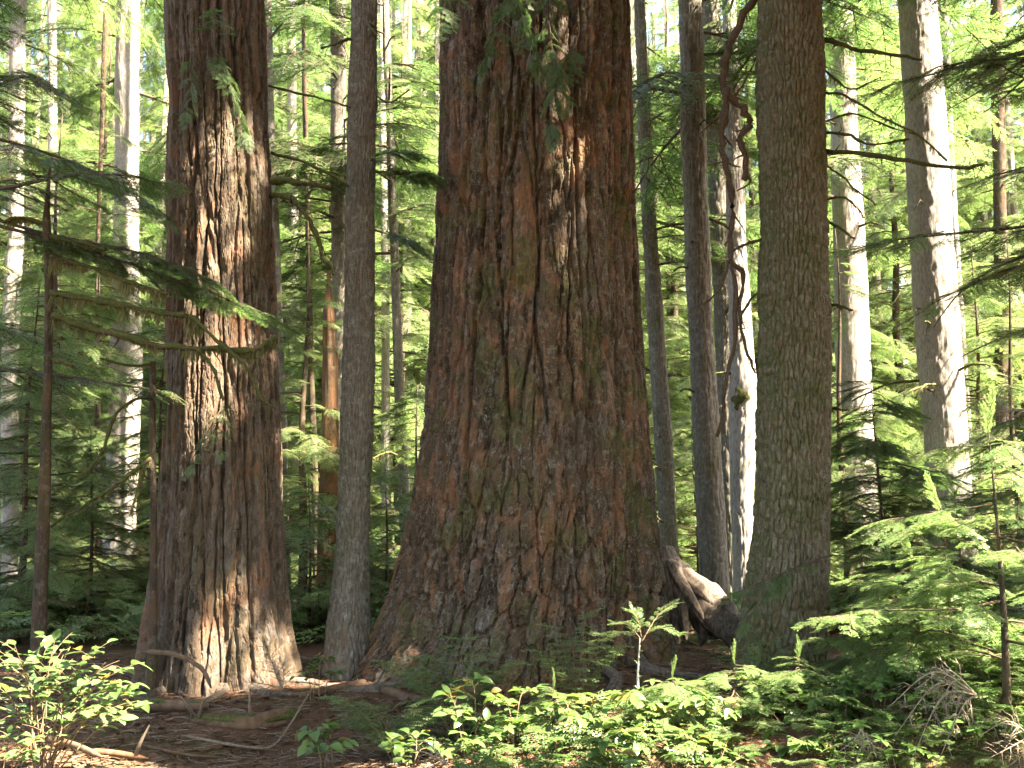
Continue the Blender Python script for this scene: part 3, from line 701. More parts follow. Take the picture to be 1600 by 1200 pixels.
# mossy dead branches on its right side
def mossy(parent, pts, r, r1=None, moss=0.012, mat=None, fringe=0.0, fdens=60, k=4, wood='hem_dark', name='branch'):
    pts = smooth_path(pts, k); n = len(pts); mb = MB()
    pts = [p + jit((0, 0, 0), 0.35 * r + 0.003) for p in pts]; rs_ = [x * random.uniform(0.78, 1.2) for x in taper(n, r, r1 if r1 is not None else r * 0.4)]
    mb.tube(pts, rs_, 8, 0, 0.16)
    for q in range(min(9, int(n * 0.45))):                     # crooked side twigs
        i = random.randrange(1, n - 1); d = (jit((0, 0, -0.15), 1.0) + (pts[i + 1] - pts[i]).normalized() * 0.6).normalized(); l = random.uniform(0.05, 0.16) + 2.5 * r * random.random()
        a_ = pts[i] + d * l * 0.5 + jit((0, 0, 0), 0.2 * l); mb.tube([pts[i], a_, a_ + (d + jit((0, 0, -0.2), 0.7)) * l * 0.5], [rs_[i] * 0.45, rs_[i] * 0.3, 0.0015], 5)
    b = mb.build(name, M[wood], parent)
    if moss:
        mm = MB(); mm.tube([p + Vector((0, 0, moss * 0.45)) for p in pts], [max(0.004, x + moss * random.uniform(0.0, 0.9)) for x in taper(n, r, r * 0.5)], 7, 0, 0.35); mm.build('moss', mat or M['moss'], b)
    if fringe:
        fb = MB(); L = sum((pts[i + 1] - pts[i]).length for i in range(n - 1))
        for q in range(int(L * fdens)):
            i = random.randrange(n - 1); p = pts[i].lerp(pts[i + 1], random.random()) + jit((0, 0, 0), r * 0.7)
            clump = 0.15 + 1.25 * float(vnoise(np.array([p.x * 7]), np.array([p.y * 9 + p.z * 3]), 5)[0]) ** 2
            l = fringe * random.uniform(0.25, 1.1) * clump; sw = random.uniform(-0.25, 0.25) * l; a = random.uniform(0, 3.14); wv = Vector((math.cos(a), math.sin(a), 0)) * random.uniform(0.003, 0.008)
            e = p + Vector((sw, random.uniform(-0.2, 0.2) * l, -l)); mid = p.lerp(e, 0.5) + jit((0, 0, 0), 0.12 * l)
            fb.add([p - wv, p + wv, mid + wv * 0.9, mid - wv * 0.9, e], [(0, 1, 2, 3), (3, 2, 4)])
        f = fb.build('hanging_lichen', M['lichen'], b); f['kind'] = 'stuff'
    return b
mossy(lfir, [at(425, 307, 9.5), at(452, 310, 9.3), at(479, 337, 9.2), at(496, 371, 9.2), at(503, 403, 9.2), at(516, 413, 9.1), at(521, 430, 9.1)], 0.022, 0.012, 0.014, fringe=0.06, fdens=40)
mossy(lfir, [at(425, 283, 9.5), at(472, 287, 9.3), at(516, 295, 9.2)], 0.026, 0.016, 0.018, fringe=0.07, fdens=40)
mossy(lfir, [at(424, 240, 9.6), at(470, 252, 9.5), at(520, 275, 9.4), at(545, 292, 9.4)], 0.012, 0.006, 0.008)
mossy(lfir, [at(420, 135, 9.6), at(465, 145, 9.5), at(520, 160, 9.4), at(548, 168, 9.4)], 0.010, 0.005, 0.006)

# ------------------------------------------------------------------ the right hemlock
RH_Y = 8.8
rh = thing('mossy_hemlock', (at(1235, 700, RH_Y).x, RH_Y, 0), 'grey brown hemlock with moss down its left side beside the twisted dead limb', 'tree')
RH_ROWS = [(0, 1184, 1282), (200, 1186, 1288), (400, 1189, 1293), (600, 1186, 1295), (750, 1181, 1294), (850, 1174, 1293), (950, 1162, 1292), (1020, 1150, 1292), (1060, 1143, 1294)]
_, rh_axis, rh_rad = make_trunk('trunk', RH_ROWS, RH_Y, 31, M['hem_right'], rh, n_th=340, dz=0.016, bark=hem_bark(0.32, 301, 0.046, 0.15, 0.024, 0.03), r_top=0.1,
    flute=lambda t, z: sstep(1.2, 0.0, z) * (0.06 * np.cos(5 * t + 0.5) + 0.03 * np.cos(8 * t)))
DL = 8.82
for pts, r, r1 in (
    ([at(1200, -60, 8.75), at(1178, 0, DL), at(1161, 20, DL), at(1145, 60, DL), at(1132, 98, DL), at(1136, 148, DL), at(1161, 169, DL), at(1170, 196, DL), at(1158, 216, DL), at(1165, 250, DL), at(1161, 282, DL)], 0.042, 0.024),
    ([at(1136, 140, DL), at(1129, 189, DL), at(1129, 236, DL), at(1141, 287, DL), at(1144, 337, DL), at(1141, 398, DL), at(1148, 434, DL), at(1149, 511, DL), at(1138, 586, DL), at(1122, 680, DL)], 0.036, 0.017),
    ([at(1139, 405, DL), at(1161, 430, DL), at(1156, 484, DL), at(1165, 545, DL), at(1180, 582, DL)], 0.025, 0.010),
    ([at(1139, 408, DL), at(1124, 451, DL), at(1100, 476, DL), at(1073, 493, DL)], 0.015, 0.005),
    ([at(1190, 375, 8.8), at(1165, 380, DL), at(1146, 392, DL)], 0.015, 0.010),
    ([at(1149, 150, DL), at(1162, 130, DL), at(1182, 90, DL)], 0.012, 0.006),
    ([at(1163, 270, DL), at(1172, 286, DL), at(1150, 298, DL)], 0.014, 0.006)):
    mossy(rh, pts, r, r1, 0, fringe=0.03, fdens=50, name='dead_limb', wood='twig')
# dead mossy branches to its right
for pts, r in (
    ([at(1288, 208, 8.8), at(1330, 212, 8.6), at(1355, 225, 8.5), at(1420, 218, 8.4)], 0.012), ([at(1290, 238, 8.8), at(1340, 240, 8.6), at(1420, 252, 8.4), at(1500, 262, 8.3), at(1540, 258, 8.2)], 0.022),
    ([at(1288, 145, 8.8), at(1320, 150, 8.6), at(1370, 180, 8.4), at(1440, 215, 8.2), at(1480, 252, 8.1)], 0.010), ([at(1288, 60, 8.8), at(1330, 75, 8.7), at(1390, 85, 8.6), at(1440, 92, 8.5)], 0.020),
    ([at(1292, 345, 8.8), at(1315, 358, 8.6), at(1335, 374, 8.5)], 0.010), ([at(1292, 312, 8.8), at(1315, 308, 8.6), at(1335, 320, 8.5), at(1350, 340, 8.4)], 0.008),
    ([at(1294, 478, 8.8), at(1315, 480, 8.6), at(1333, 486, 8.5)], 0.014), ([at(1290, 260, 8.8), at(1315, 275, 8.5), at(1340, 300, 8.4), at(1370, 320, 8.3)], 0.007),
    ([at(1288, 110, 8.8), at(1330, 140, 8.5), at(1375, 120, 8.4)], 0.007), ([at(1290, 190, 8.8), at(1330, 178, 8.6), at(1380, 195, 8.4), at(1430, 210, 8.3)], 0.006), ([at(1294, 638, 8.8), at(1315, 640, 8.6), at(1326, 642, 8.5)], 0.009)):
    mossy(rh, pts, r, r * 0.35, 0.006, fringe=0.09, fdens=55)
w = MB(); fo = Foliage(); crown(fo, w, rh_axis, 9, 30, 3.4, 110, size=1.1, per_m=4.0, start=0.25, r0=0.04); fo.gate(sun_gate)
w.build('limbs', M['twig'], rh)['kind'] = 'stuff'; fo.build('crown', 'hem', rh)
# one low grey green spray that hangs across its foot
w = MB(); fo = Foliage(); limb(w, fo, at(1300, 868, 8.2), at(1150, 905, 7.6), sag=0.12, r0=0.010, per_m=8, size=0.22, start=0.25, hang=0.9); limb(w, fo, at(1210, 885, 7.8), at(1165, 965, 7.4), sag=0.1, r0=0.005, per_m=10, size=0.15, hang=0.6)
b = w.build('branch', M['twig'], rh); fo.build('needles', 'fine', b)

# ------------------------------------------------------------------ slender hemlock between the two firs
sh = thing('slender_hemlock', (at(556, 700, 9.9).x, 9.9, 0), 'slender grey hemlock trunk just left of the enormous fir', 'tree')
_, sh_axis, sh_rad = make_trunk('trunk', [(0, 549, 587), (120, 546, 587), (152, 542, 591), (180, 545, 587), (400, 540, 586), (600, 535, 584), (800, 527, 578), (900, 517, 577), (1000, 508, 579), (1060, 499, 583)], 9.9, 27, M['hem_grey'], sh, n_th=200, dz=0.02,
    bark=hem_bark(0.18, 331, 0.036, 0.16, 0.016, 0.03), r_top=0.07, flute=lambda t, z: sstep(1.2, 0.0, z) * 0.08 * np.cos(4 * t))
for pts, r in (([at(548, 60, 9.8), at(528, 68, 9.7), at(502, 76, 9.6)], 0.014), ([at(585, 42, 9.8), at(575, 38, 9.6), at(590, 55, 9.5)], 0.012), ([at(586, 268, 9.8), at(620, 272, 9.6), at(660, 268, 9.5)], 0.012), ([at(588, 150, 9.8), at(610, 160, 9.7), at(640, 140, 9.6)], 0.008)):
    mossy(sh, pts, r, r * 0.4, 0.005, fringe=0.05, fdens=40)
w = MB(); fo = Foliage(); crown(fo, w, sh_axis, 15, 26, 2.4, 26, size=0.9, per_m=4.5, start=0.2, r0=0.03); fo.gate(sun_gate)
w.build('limbs', M['twig'], sh)['kind'] = 'stuff'; fo.build('crown', 'hem', sh)
for p0, p1 in ((at(585, 268, 9.8), at(668, 262, 9.3)), (at(584, 360, 9.8), at(650, 375, 9.4)), (at(586, 245, 9.8), at(640, 232, 9.4))):
    w = MB(); fo = Foliage(); limb(w, fo, p0, p1, sag=0.1, r0=0.008, per_m=22, size=0.32, start=0.2); b = w.build('branch', M['twig'], sh); fo.build('needles', 'fine', b)

# ------------------------------------------------------------------ mossy snag and thin dead pole at the left
sn = thing('mossy_snag', (at(68, 700, 8.6).x, 8.6, 0), 'thin dark broken snag with long moss draped branches at the left', 'snag')
make_trunk('trunk', [(262, 76, 80), (300, 72, 79), (330, 68, 78), (345, 67, 79), (360, 67, 80), (420, 71, 84), (500, 70, 83), (600, 68, 81), (700, 64, 80), (800, 59, 78), (900, 54, 75), (980, 50, 73), (1060, 46, 72)], 8.6, 0, M['hem_dark'], sn, n_th=48, dz=0.03, bark=hem_bark(0.045, 401, 0.02, 0.06, 0.003, 0.008))
for pts, r, fr in (
    ([at(78, 402, 8.55), at(110, 410, 8.5), at(160, 425, 8.45), at(210, 445, 8.4), at(268, 462, 8.35)], 0.016, 0.15),
    ([at(80, 458, 8.55), at(125, 466, 8.5), at(170, 474, 8.45), at(235, 487, 8.4), at(295, 496, 8.35), at(312, 508, 8.3)], 0.021, 0.19),
    ([at(82, 496, 8.55), at(140, 513, 8.5), at(200, 528, 8.4), at(250, 541, 8.35), at(330, 547, 8.3), at(388, 551, 8.25), at(418, 538, 8.25), at(434, 526, 8.2)], 0.026, 0.17),
    ([at(308, 546, 8.3), at(335, 580, 8.25), at(348, 626, 8.2)], 0.009, 0.04), ([at(305, 500, 8.3), at(340, 535, 8.25), at(380, 570, 8.2), at(410, 625, 8.2), at(430, 640, 8.2)], 0.006, 0.0),
    ([at(72, 352, 8.6), at(40, 342, 8.6), at(5, 348, 8.5)], 0.014, 0.12), ([at(76, 372, 8.6), at(115, 378, 8.5), at(165, 392, 8.4)], 0.011, 0.10), ([at(84, 530, 8.6), at(97, 532, 8.5)], 0.016, 0.05), ([at(82, 563, 8.6), at(100, 566, 8.5), at(112, 574, 8.4)], 0.013, 0.05)):
    mossy(sn, pts, r, r * 0.5, 0.020, fringe=fr, fdens=430)
pole = thing('dead_pole', (at(240, 700, 9.0).x, 9.0, 0), 'thin dark dead pole with bent mossy branches close beside the large left fir', 'snag')
make_trunk('trunk', [(565, 234, 243), (700, 233, 243), (800, 235, 245), (900, 234, 246), (1000, 231, 246), (1060, 229, 246)], 9.0, 0, M['hem_dark'], pole, n_th=32, dz=0.04, bark=hem_bark(0.03, 411, 0.02, 0.06, 0.002, 0.006))
for pts, r, fr in (([at(236, 570, 8.95), at(205, 572, 8.9), at(170, 565, 8.85), at(155, 560, 8.8)], 0.008, 0.03), ([at(234, 622, 8.95), at(205, 627, 8.9), at(176, 655, 8.85), at(163, 700, 8.8), at(140, 732, 8.8), at(118, 752, 8.75)], 0.012, 0.03),
    ([at(236, 718, 8.95), at(190, 752, 8.9), at(150, 778, 8.85), at(80, 822, 8.8)], 0.016, 0.10), ([at(242, 640, 9.0), at(256, 655, 8.9)], 0.005, 0), ([at(225, 728, 8.9), at(215, 770, 8.85), at(205, 800, 8.8)], 0.010, 0.12)):
    mossy(pole, pts, r, r * 0.4, 0.009, fringe=fr, fdens=260)

# ------------------------------------------------------------------ trunks further back
BACK = [
    # name, rows, Y, H, material, label, crown(z0, z1, radius, limbs, kind, size), bark
    ('hemlock_tree', [(60, 16, 38), (370, 14, 36), (420, 8, 33), (600, 3, 27), (740, 2, 28), (900, 4, 27)], 17, 24, 'hem_pale_lit', 'grey trunk at the far left edge behind the mossy snag', (5.0, 23, 2.6, 50, 'young', 0.75)),
    ('hemlock_tree', [(0, 183, 218), (150, 181, 217), (300, 179, 216), (400, 178, 217), (560, 173, 222), (700, 168, 216), (800, 165, 211), (900, 160, 209)], 19, 32, 'hem_pale_lit', 'pale sun flecked trunk between the mossy snag and the large left fir', (9, 31, 3.0, 80, 'hem', 0.85)),
    ('hemlock_tree', [(0, 74, 87), (80, 75, 88), (330, 75, 91), (800, 77, 96)], 25, 27, 'hem_pale_lit', 'thin pale sunlit trunk far behind the top of the mossy snag', (6, 26, 2.6, 70, 'young', 0.8)),
    ('hemlock_tree', [(0, 414, 424), (150, 415, 428), (400, 424, 438), (600, 431, 446), (800, 437, 452), (950, 440, 456)], 15, 23, 'hem_grey', 'grey trunk peeping out along the right edge of the large left fir', (8, 22, 2.2, 40, 'hem', 0.8)),
    ('hemlock_tree', [(0, 447, 461), (300, 450, 465), (540, 455, 472), (700, 457, 475), (850, 458, 478)], 27, 28, 'hem_pale_lit', 'far pale trunk in the gap right of the large left fir', (7, 27, 2.8, 70, 'young', 0.9)),
    ('hemlock_tree', [(0, 470, 476), (420, 478, 487), (600, 482, 492), (800, 488, 499), (900, 489, 501)], 17, 17, 'hem_dark', 'thin dark straight trunk just left of the orange broken snag', (5, 16.5, 1.8, 50, 'hem', 0.7)),
    ('hemlock_tree', [(0, 515, 540), (300, 517, 541), (560, 520, 543), (900, 520, 545)], 16, 26, 'hem_grey', 'grey trunk hidden lower down behind the slender grey hemlock', (7.5, 25, 2.4, 60, 'hem', 0.8)),
    ('hemlock_tree', [(0, 591, 600), (440, 596, 608), (650, 596, 610), (850, 595, 612)], 21, 22, 'hem_pale_lit', 'thin light brown trunk in the gap beside the slender grey hemlock', (6, 21, 2.2, 60, 'young', 0.8)),
    ('hemlock_tree', [(0, 596, 608), (420, 611, 624), (600, 615, 631), (870, 626, 646), (920, 627, 648)], 16, 21, 'hem_grey', 'leaning dark grey trunk close to the left flank of the enormous fir', (6.5, 20, 2.2, 60, 'hem', 0.75)),
    ('hemlock_tree', [(0, 990, 1008), (300, 1000, 1022), (600, 1017, 1045), (850, 1030, 1060), (930, 1030, 1064)], 15, 25, 'hem_grey', 'grey trunk close behind the right flank of the enormous fir', (6.5, 24, 2.2, 60, 'hem', 0.75)),
    ('hemlock_tree', [(0, 1060, 1098), (200, 1064, 1103), (500, 1075, 1113), (700, 1083, 1126), (900, 1094, 1139), (950, 1094, 1142)], 12.5, 29, 'hem_grey', 'dark knotted trunk nearest of those between the enormous fir and the mossy hemlock', (8, 28, 2.6, 60, 'hem', 0.8)),
    ('hemlock_tree', [(0, 1096, 1125), (300, 1108, 1140), (600, 1120, 1151), (880, 1129, 1159), (940, 1129, 1160)], 14.5, 27, 'hem_grey', 'finely grooved grey trunk overlapping the dark knotted trunk', (9, 26, 2.4, 50, 'hem', 0.8)),
    ('hemlock_tree', [(0, 1128, 1150), (380, 1136, 1166), (560, 1140, 1178), (615, 1139, 1185), (660, 1140, 1182), (760, 1141, 1178), (880, 1146, 1178), (930, 1146, 1180)], 13.6, 25, 'hem_pale_lit', 'sunlit trunk with a mossy bulge tucked against the mossy hemlock', (9, 24, 2.2, 40, 'hem', 0.8)),
    ('hemlock_tree', [(0, 1292, 1330), (200, 1298, 1340), (400, 1303, 1352), (650, 1308, 1364), (780, 1312, 1370), (900, 1312, 1374)], 17, 27, 'hem_pale_lit', 'bright moss hung trunk just right of the mossy hemlock', (6, 26, 2.6, 70, 'young', 0.8)),
    ('hemlock_tree', [(0, 1405, 1462), (200, 1415, 1478), (400, 1425, 1490), (600, 1438, 1505), (760, 1450, 1516), (900, 1456, 1524)], 14, 33, 'hem_pale_lit', 'tall trunk glaring white in full sun on its right side', (10, 32, 2.8, 60, 'hem', 0.8)),
    ('hemlock_tree', [(0, 1468, 1480), (300, 1481, 1494), (700, 1508, 1520), (900, 1515, 1530)], 22, 24, 'hem_pale_lit', 'thin pale trunk behind the glaring white trunk', (7, 23, 2.4, 60, 'young', 0.8)),
    ('hemlock_tree', [(0, 1548, 1566), (300, 1552, 1572), (600, 1556, 1578), (900, 1560, 1584)], 24, 26, 'hem_dark', 'shadowy trunk deep in the foliage near the right edge', (5, 25, 2.8, 80, 'young', 0.9)),
    ('hemlock_tree', [(400, 149, 155), (560, 148, 156), (740, 148, 157), (900, 148, 158)], 18, 11, 'hem_dark', 'very thin dark stem left of the pale sun flecked trunk', (4, 10.5, 1.6, 40, 'hem', 0.6)),
]
for bi, (nm, rows, Y, H, mat, lab, cr) in enumerate(BACK):
    x = (rows[-1][1] + rows[-1][2]) / 2; r_px = (rows[-1][2] - rows[-1][1]) / 2
    t = thing(nm, on_ground(x, Y), lab, 'tree', 'trunks standing further back')
    R0 = r_px * pxsize(Y)
    _, ax, rd = make_trunk('trunk', rows, Y, H, M[mat], t, n_th=72 if r_px > 15 else 36, dz=0.045 if Y < 16 else 0.08, bark=hem_bark(max(R0, 0.05), 500 + bi * 13, 0.07, 0.25, 0.012 if R0 > 0.12 else 0.005, 0.05 * R0 + 0.012), r_top=0.05)
    fo = Foliage(); z0, z1, rad, nb, kind, size = cr
    boughs(fo, ax, z0 * 0.8, z1, rad * 1.1, int(nb * 1.35))
    ztop = at(0, 0, Y).z + 1.0
    fo.gate(lambda p, sz: sun_gate(p, sz * 0.5, N_MAIN) and sun_gate(p, sz * 0.15) if p[2] < ztop else random.random() < 0.3 and sun_gate(p, sz * 0.6))
    fo.build('crown', kind + '_bough', t)
    if r_px > 9 and Y < 20:
        zt = at(0, 0, Y).z
        for k in range(7 if Y < 18 else 4):                       # dead stubs and bare twigs low on the trunk
            zz = random.uniform(1.2, zt); a = random.uniform(-1.9, 1.9); p = ax(zz); r = rd(zz)
            d = Vector((math.sin(a), -math.cos(a), random.uniform(-0.2, 0.25))); L = random.choice((0.12, 0.2, 0.5, 0.9))
            mossy(t, [p + d * r * 0.8, p + d * (r + L * 0.5) + Vector((0, 0, 0.03)), p + d * (r + L) + Vector((0, 0, -0.12 * L))], 0.012 + 0.008 * L, 0.005, 0.004 if L > 0.15 else 0, fringe=0.12 if L > 0.3 else 0, fdens=40, name='dead_branch')
    if lab.startswith('sunlit trunk with a mossy'):
        c0, c1 = at(1160, 596, 13.52), at(1158, 660, 13.52); mm = MB(); mm.tube([c0.lerp(c1, q / 6) + jit((0, 0, 0), 0.02) for q in range(7)], [0.03, 0.10, 0.135, 0.14, 0.11, 0.07, 0.02], 14, 0, 0.15); mm.build('moss_cushion', M['moss'], t)

# ------------------------------------------------------------------ orange broken snag
bs = thing('broken_snag', on_ground(513, 14.5), 'broken orange brown snag behind the slender grey hemlock', 'snag')
def bs_bark(u, z, r):
    top = at(0, 432, 14.5).z
    return -r * 0.75 * sstep(top - 0.5, top + 0.15, z + 0.3 * vnoise(u * 9, z * 0, 3, 9)) + 0.02 * fbm(u * 14, z * 1.5, 8, 14, 3), u * 0, u * 0
make_trunk('trunk', [(425, 507, 522), (480, 505, 523), (560, 504, 527), (700, 502, 530), (810, 497, 531), (900, 495, 533)], 14.5, 0, M['snag'], bs, n_th=64, dz=0.05, bark=bs_bark)

# ------------------------------------------------------------------ young hemlocks and other leafy trees
def young(px, Y, H, rad, kind, label, nb=None, size=None, z0=0.3, gate=False, per_m=8, name='young_hemlock', cat='tree', dead=0, r0=None, az=None, group='young hemlocks in the understorey', mat='hem_dark', x=None, big=False):
    p = on_ground(px, Y) if x is None else Vector((x, Y, gz(x, Y)))
    t = thing(name, p, label, cat, group); lean = random.uniform(-0.02, 0.02)
    ax = lambda z: Vector((p.x + lean * (z - p.z) + 0.03 * math.sin(z * 1.7), p.y, z))
    w = MB(); zs = [p.z - 0.15 + (H + 0.15) * i / 16 for i in range(17)]; rr = (r0 or 0.010 * H + 0.012)
    w.tube([ax(z) for z in zs], [rr * (1 - 0.93 * (i / 16)) for i in range(17)], 8, 0, 0.06); w.build('trunk', M[mat], t)
    w = MB(); fo = Foliage(); nb = nb or int(8 * H); bg_ = big
    if big: boughs(fo, ax, p.z + z0, p.z + H * 0.97, rad, int(nb * 1.35), tip=0.15, drop=(0.1, 0.4), rise=0.25)
    else: crown(fo, w, ax, p.z + z0, p.z + H * 0.985, rad, nb, size=size or 0.5, per_m=per_m, tip=0.12, start=0.12, drop=(0.1, 0.4), rise=0.25, r0=0.006 + 0.002 * H, az=az)
    fo.add(ax(p.z + H * 0.97), (random.uniform(-.3, .3), random.uniform(-.3, .3), 1), (1, 0, 0), (size or 0.5) * 0.8)
    if gate: fo.gate(sun_gate)
    elif big: fo.gate(lambda p, sz: sun_gate(p, sz * 0.10))
    if big: fo.build('crown', kind + '_bough', t)
    else:
        w.build('limbs', M['twig'], t)['kind'] = 'stuff'; fo.build('crown', kind, t)
    return t, ax, p
YOUNG = [
    (60, 15.5, 8.0, 1.9, 'young', 'leafy young hemlock filling the gap behind the mossy snag'), (135, 23, 13, 2.6, 'young', 'bright tall young hemlock far back between the snag and the pale flecked trunk'),
    (320, 21, 15, 2.8, 'hem', 'tall young hemlock mostly hidden by the large left fir'), (468, 14.5, 6.5, 1.5, 'young', 'young hemlock in the gap right of the large left fir'),
    (500, 25, 15, 2.8, 'young', 'bright feathery tree far back above the orange snag'), (622, 22, 13, 2.5, 'young', 'bright leafy tree far back just left of the enormous fir'),
    (648, 14.5, 3.4, 1.1, 'young', 'low young hemlock at the left flank of the enormous fir'), (1042, 19, 11, 2.0, 'young', 'leafy young tree just right of the enormous fir'),
    (1070, 27, 16, 2.8, 'young', 'tall bright tree far back behind the dark knotted trunk'), (1200, 23, 14, 2.6, 'young', 'feathery tree far behind the mossy hemlock'),
    (1335, 20, 9, 2.0, 'young', 'bright green tree behind the moss hung trunk'), (1420, 26, 15, 2.9, 'young', 'tall feathery tree behind the glaring white trunk'),
    (1325, 14.2, 5.6, 1.7, 'young', 'feathery young hemlock half hiding the moss hung trunk'), (1600, 13, 5.2, 1.7, 'young', 'bright young hemlock at the right edge above the front saplings'),
    (1545, 18, 6.5, 2.3, 'young', 'leafy green young hemlock at the right edge beyond the white trunk'), (245, 13.5, 4.2, 1.3, 'young', 'small dark young hemlock left of the large left fir'),
    (135, 12.8, 2.6, 1.2, 'young', 'low bushy hemlock behind the leafy shrub'), (25, 12.5, 4.5, 1.5, 'young', 'young hemlock at the left edge in the shade'),
    (600, 13, 2.2, 0.9, 'young', 'small bright hemlock seedling beside the foot of the slender hemlock'), (1092, 16.5, 3.2, 1.2, 'young', 'small sunny hemlock at the foot of the dark knotted trunk'),
    (480, 12.2, 1.9, 0.9, 'young', 'low hemlock seedling between the large left fir and the slender hemlock'), (1240, 15, 3.0, 1.3, 'young', 'sunny low hemlock behind the foot of the mossy hemlock'),
]
for px, Y, H, rad, kind, lab in YOUNG:
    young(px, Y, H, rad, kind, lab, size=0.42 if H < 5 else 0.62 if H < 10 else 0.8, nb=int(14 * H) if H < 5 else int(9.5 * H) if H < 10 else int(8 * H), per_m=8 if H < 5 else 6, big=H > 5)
# trees whose trunks stand just outside the view, their boughs reaching in
lt, lt_ax, lt_p = young(-150, 9.0, 12, 2.9, 'hem', 'hemlock beyond the left edge with boughs reaching across the snag', nb=30, size=0.6, z0=2.6, per_m=8, r0=0.14, gate=True, group=None)
for p1, zpy, n_ in ((at(430, 452, 8.55), 330, 0.40), (at(330, 400, 8.5), 300, 0.42), (at(250, 300, 8.6), 200, 0.42)):
    w = MB(); fo = Foliage(); limb(w, fo, lt_ax(at(-150, zpy, 9.0).z), p1, sag=0.10, r0=0.022, per_m=9, size=n_, start=0.3, hang=0.2); b = w.build('branch', M['twig'], lt); fo.build('needles', 'fine', b)
for p0, p1, kd, sz in ((at(345, 640, 9.05), at(300, 715, 8.7), 'spray', 0.16), (at(350, 645, 9.05), at(345, 690, 8.6), 'spray', 0.15), (at(330, 70, 9.1), at(385, 185, 8.75), 'fine', 0.22), (at(300, 80, 9.1), at(290, 160, 8.8), 'fine', 0.20), (at(345, 60, 9.1), at(335, 10, 8.7), 'fine', 0.24)):
    w = MB(); fo = Foliage(); limb(w, fo, p0, p1, sag=0.2, r0=0.006, per_m=18, size=sz, start=0.1, hang=0.4); b = w.build('branch', M['twig'], lfir); fo.build('needles', kd, b)
young(1790, 10.5, 13, 3.2, 'hem', 'needled tree beyond the right edge with boughs hanging into the upper corner', nb=68, size=0.62, z0=3.4, per_m=8, r0=0.16, gate=True, group=None)
# the dark sapling in front of the white trunk
young(1385, 9.3, 2.75, 1.05, 'fine', 'dark green hemlock sapling in front of the glaring white trunk', nb=34, size=0.40, z0=0.7, per_m=11, r0=0.03, group=None)
# bright sprays in the right foreground
young(1560, 5.6, 1.62, 0.95, 'fine_young', 'sunlit yellow green hemlock sapling at the right front', nb=12, size=0.34, z0=0.25, per_m=11, group=None)
young(1640, 7.3, 2.0, 1.1, 'fine_young', 'second sunlit hemlock sapling cut off by the right edge', nb=19, size=0.38, z0=0.3, per_m=10, group=None)
young(1430, 6.6, 0.80, 0.62, 'fine_young', 'lowest sunlit hemlock sapling at the right front beside the bleached dead twigs', nb=16, size=0.30, z0=0.12, per_m=11, group=None)

young(1385, 7.3, 0.95, 0.65, 'fine_young', 'small bright sapling beside the decayed orange log', nb=15, size=0.30, z0=0.12, per_m=12, group=None)
young(1500, 7.3, 1.35, 0.8, 'fine_young', 'bright feathery sapling farthest back of those at the right front', nb=18, size=0.32, z0=0.2, per_m=12, group=None)
young(1480, 6.3, 1.05, 0.7, 'fine_young', 'bright feathery sapling just left of the tallest one at the right front', nb=17, size=0.30, z0=0.15, per_m=11, group=None)
# ------------------------------------------------------------------ shade trees outside the view, towards the sun
for k, (x, y, H, rad, z0) in enumerate(((7.6, 6.7, 26, 3.6, 6), (10.8, 8.0, 30, 4.0, 7), (6.4, 2.7, 26, 3.4, 7), (12.5, 3.5, 30, 4.0, 8), (4.6, -1.5, 22, 3.0, 8), (9.5, -1.0, 28, 3.6, 8), (5.3, 6.4, 25, 3.4, 8), (5.0, 8.1, 27, 3.5, 9.0), (3.2, 1.4, 26, 3.4, 8), (-3.5, -2.5, 24, 3.6, 6), (0.5, -4.5, 26, 3.8, 6), (-7.5, 1.0, 24, 3.4, 6), (5.5, -6.0, 26, 3.6, 6))):
    t = thing('shade_hemlock', (x, y, gz(x, y)), 'tall hemlock out of sight beside or behind the viewer that shades the scene', 'tree', 'hemlocks out of sight around the viewer')
    w = MB(); zs = np.linspace(gz(x, y) - 0.2, H, 14); w.tube([(x, y, z) for z in zs], taper(14, 0.34, 0.05), 10); w.build('trunk', M['hem_grey'], t)
    w = MB(); fo = Foliage(); crown(fo, w, lambda z, x=x, y=y: Vector((x, y, z)), z0, H - 0.5, rad, 150 if x > 2 else 80, size=1.3, per_m=4.2 if x > 2 else 3.2, start=0.15, r0=0.05, cut=lambda p, z: sun_gate(p, z)); fo.gate(sun_gate)
    w.build('limbs', M['twig'], t)['kind'] = 'stuff'; fo.build('crown', 'hem', t)

# ------------------------------------------------------------------ the wood beyond, one mass
fo = Foliage(); w = MB()
for k in range(185):
    Y = random.uniform(28, 60); x = random.uniform(-0.62, 0.62) * Y; b = gz(x, Y); H = random.uniform(15, 22) + (Y - 28) * 0.5; rad = random.uniform(2.4, 3.8)
    w.tube([(x, Y, b - 0.3), (x, Y, b + H)], [0.22, 0.04], 6)
    boughs(fo, lambda z, x=x, Y=Y: Vector((x, Y, z)), b + 0.5, b + H, rad * 1.15, int(H * 2.7), tip=0.2, drop=(0.1, 0.5))
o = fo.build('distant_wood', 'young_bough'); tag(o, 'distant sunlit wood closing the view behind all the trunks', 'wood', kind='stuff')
o2 = w.build('distant_trunks', M['hem_grey'], None); o2.parent = o; o2['kind'] = 'stuff'

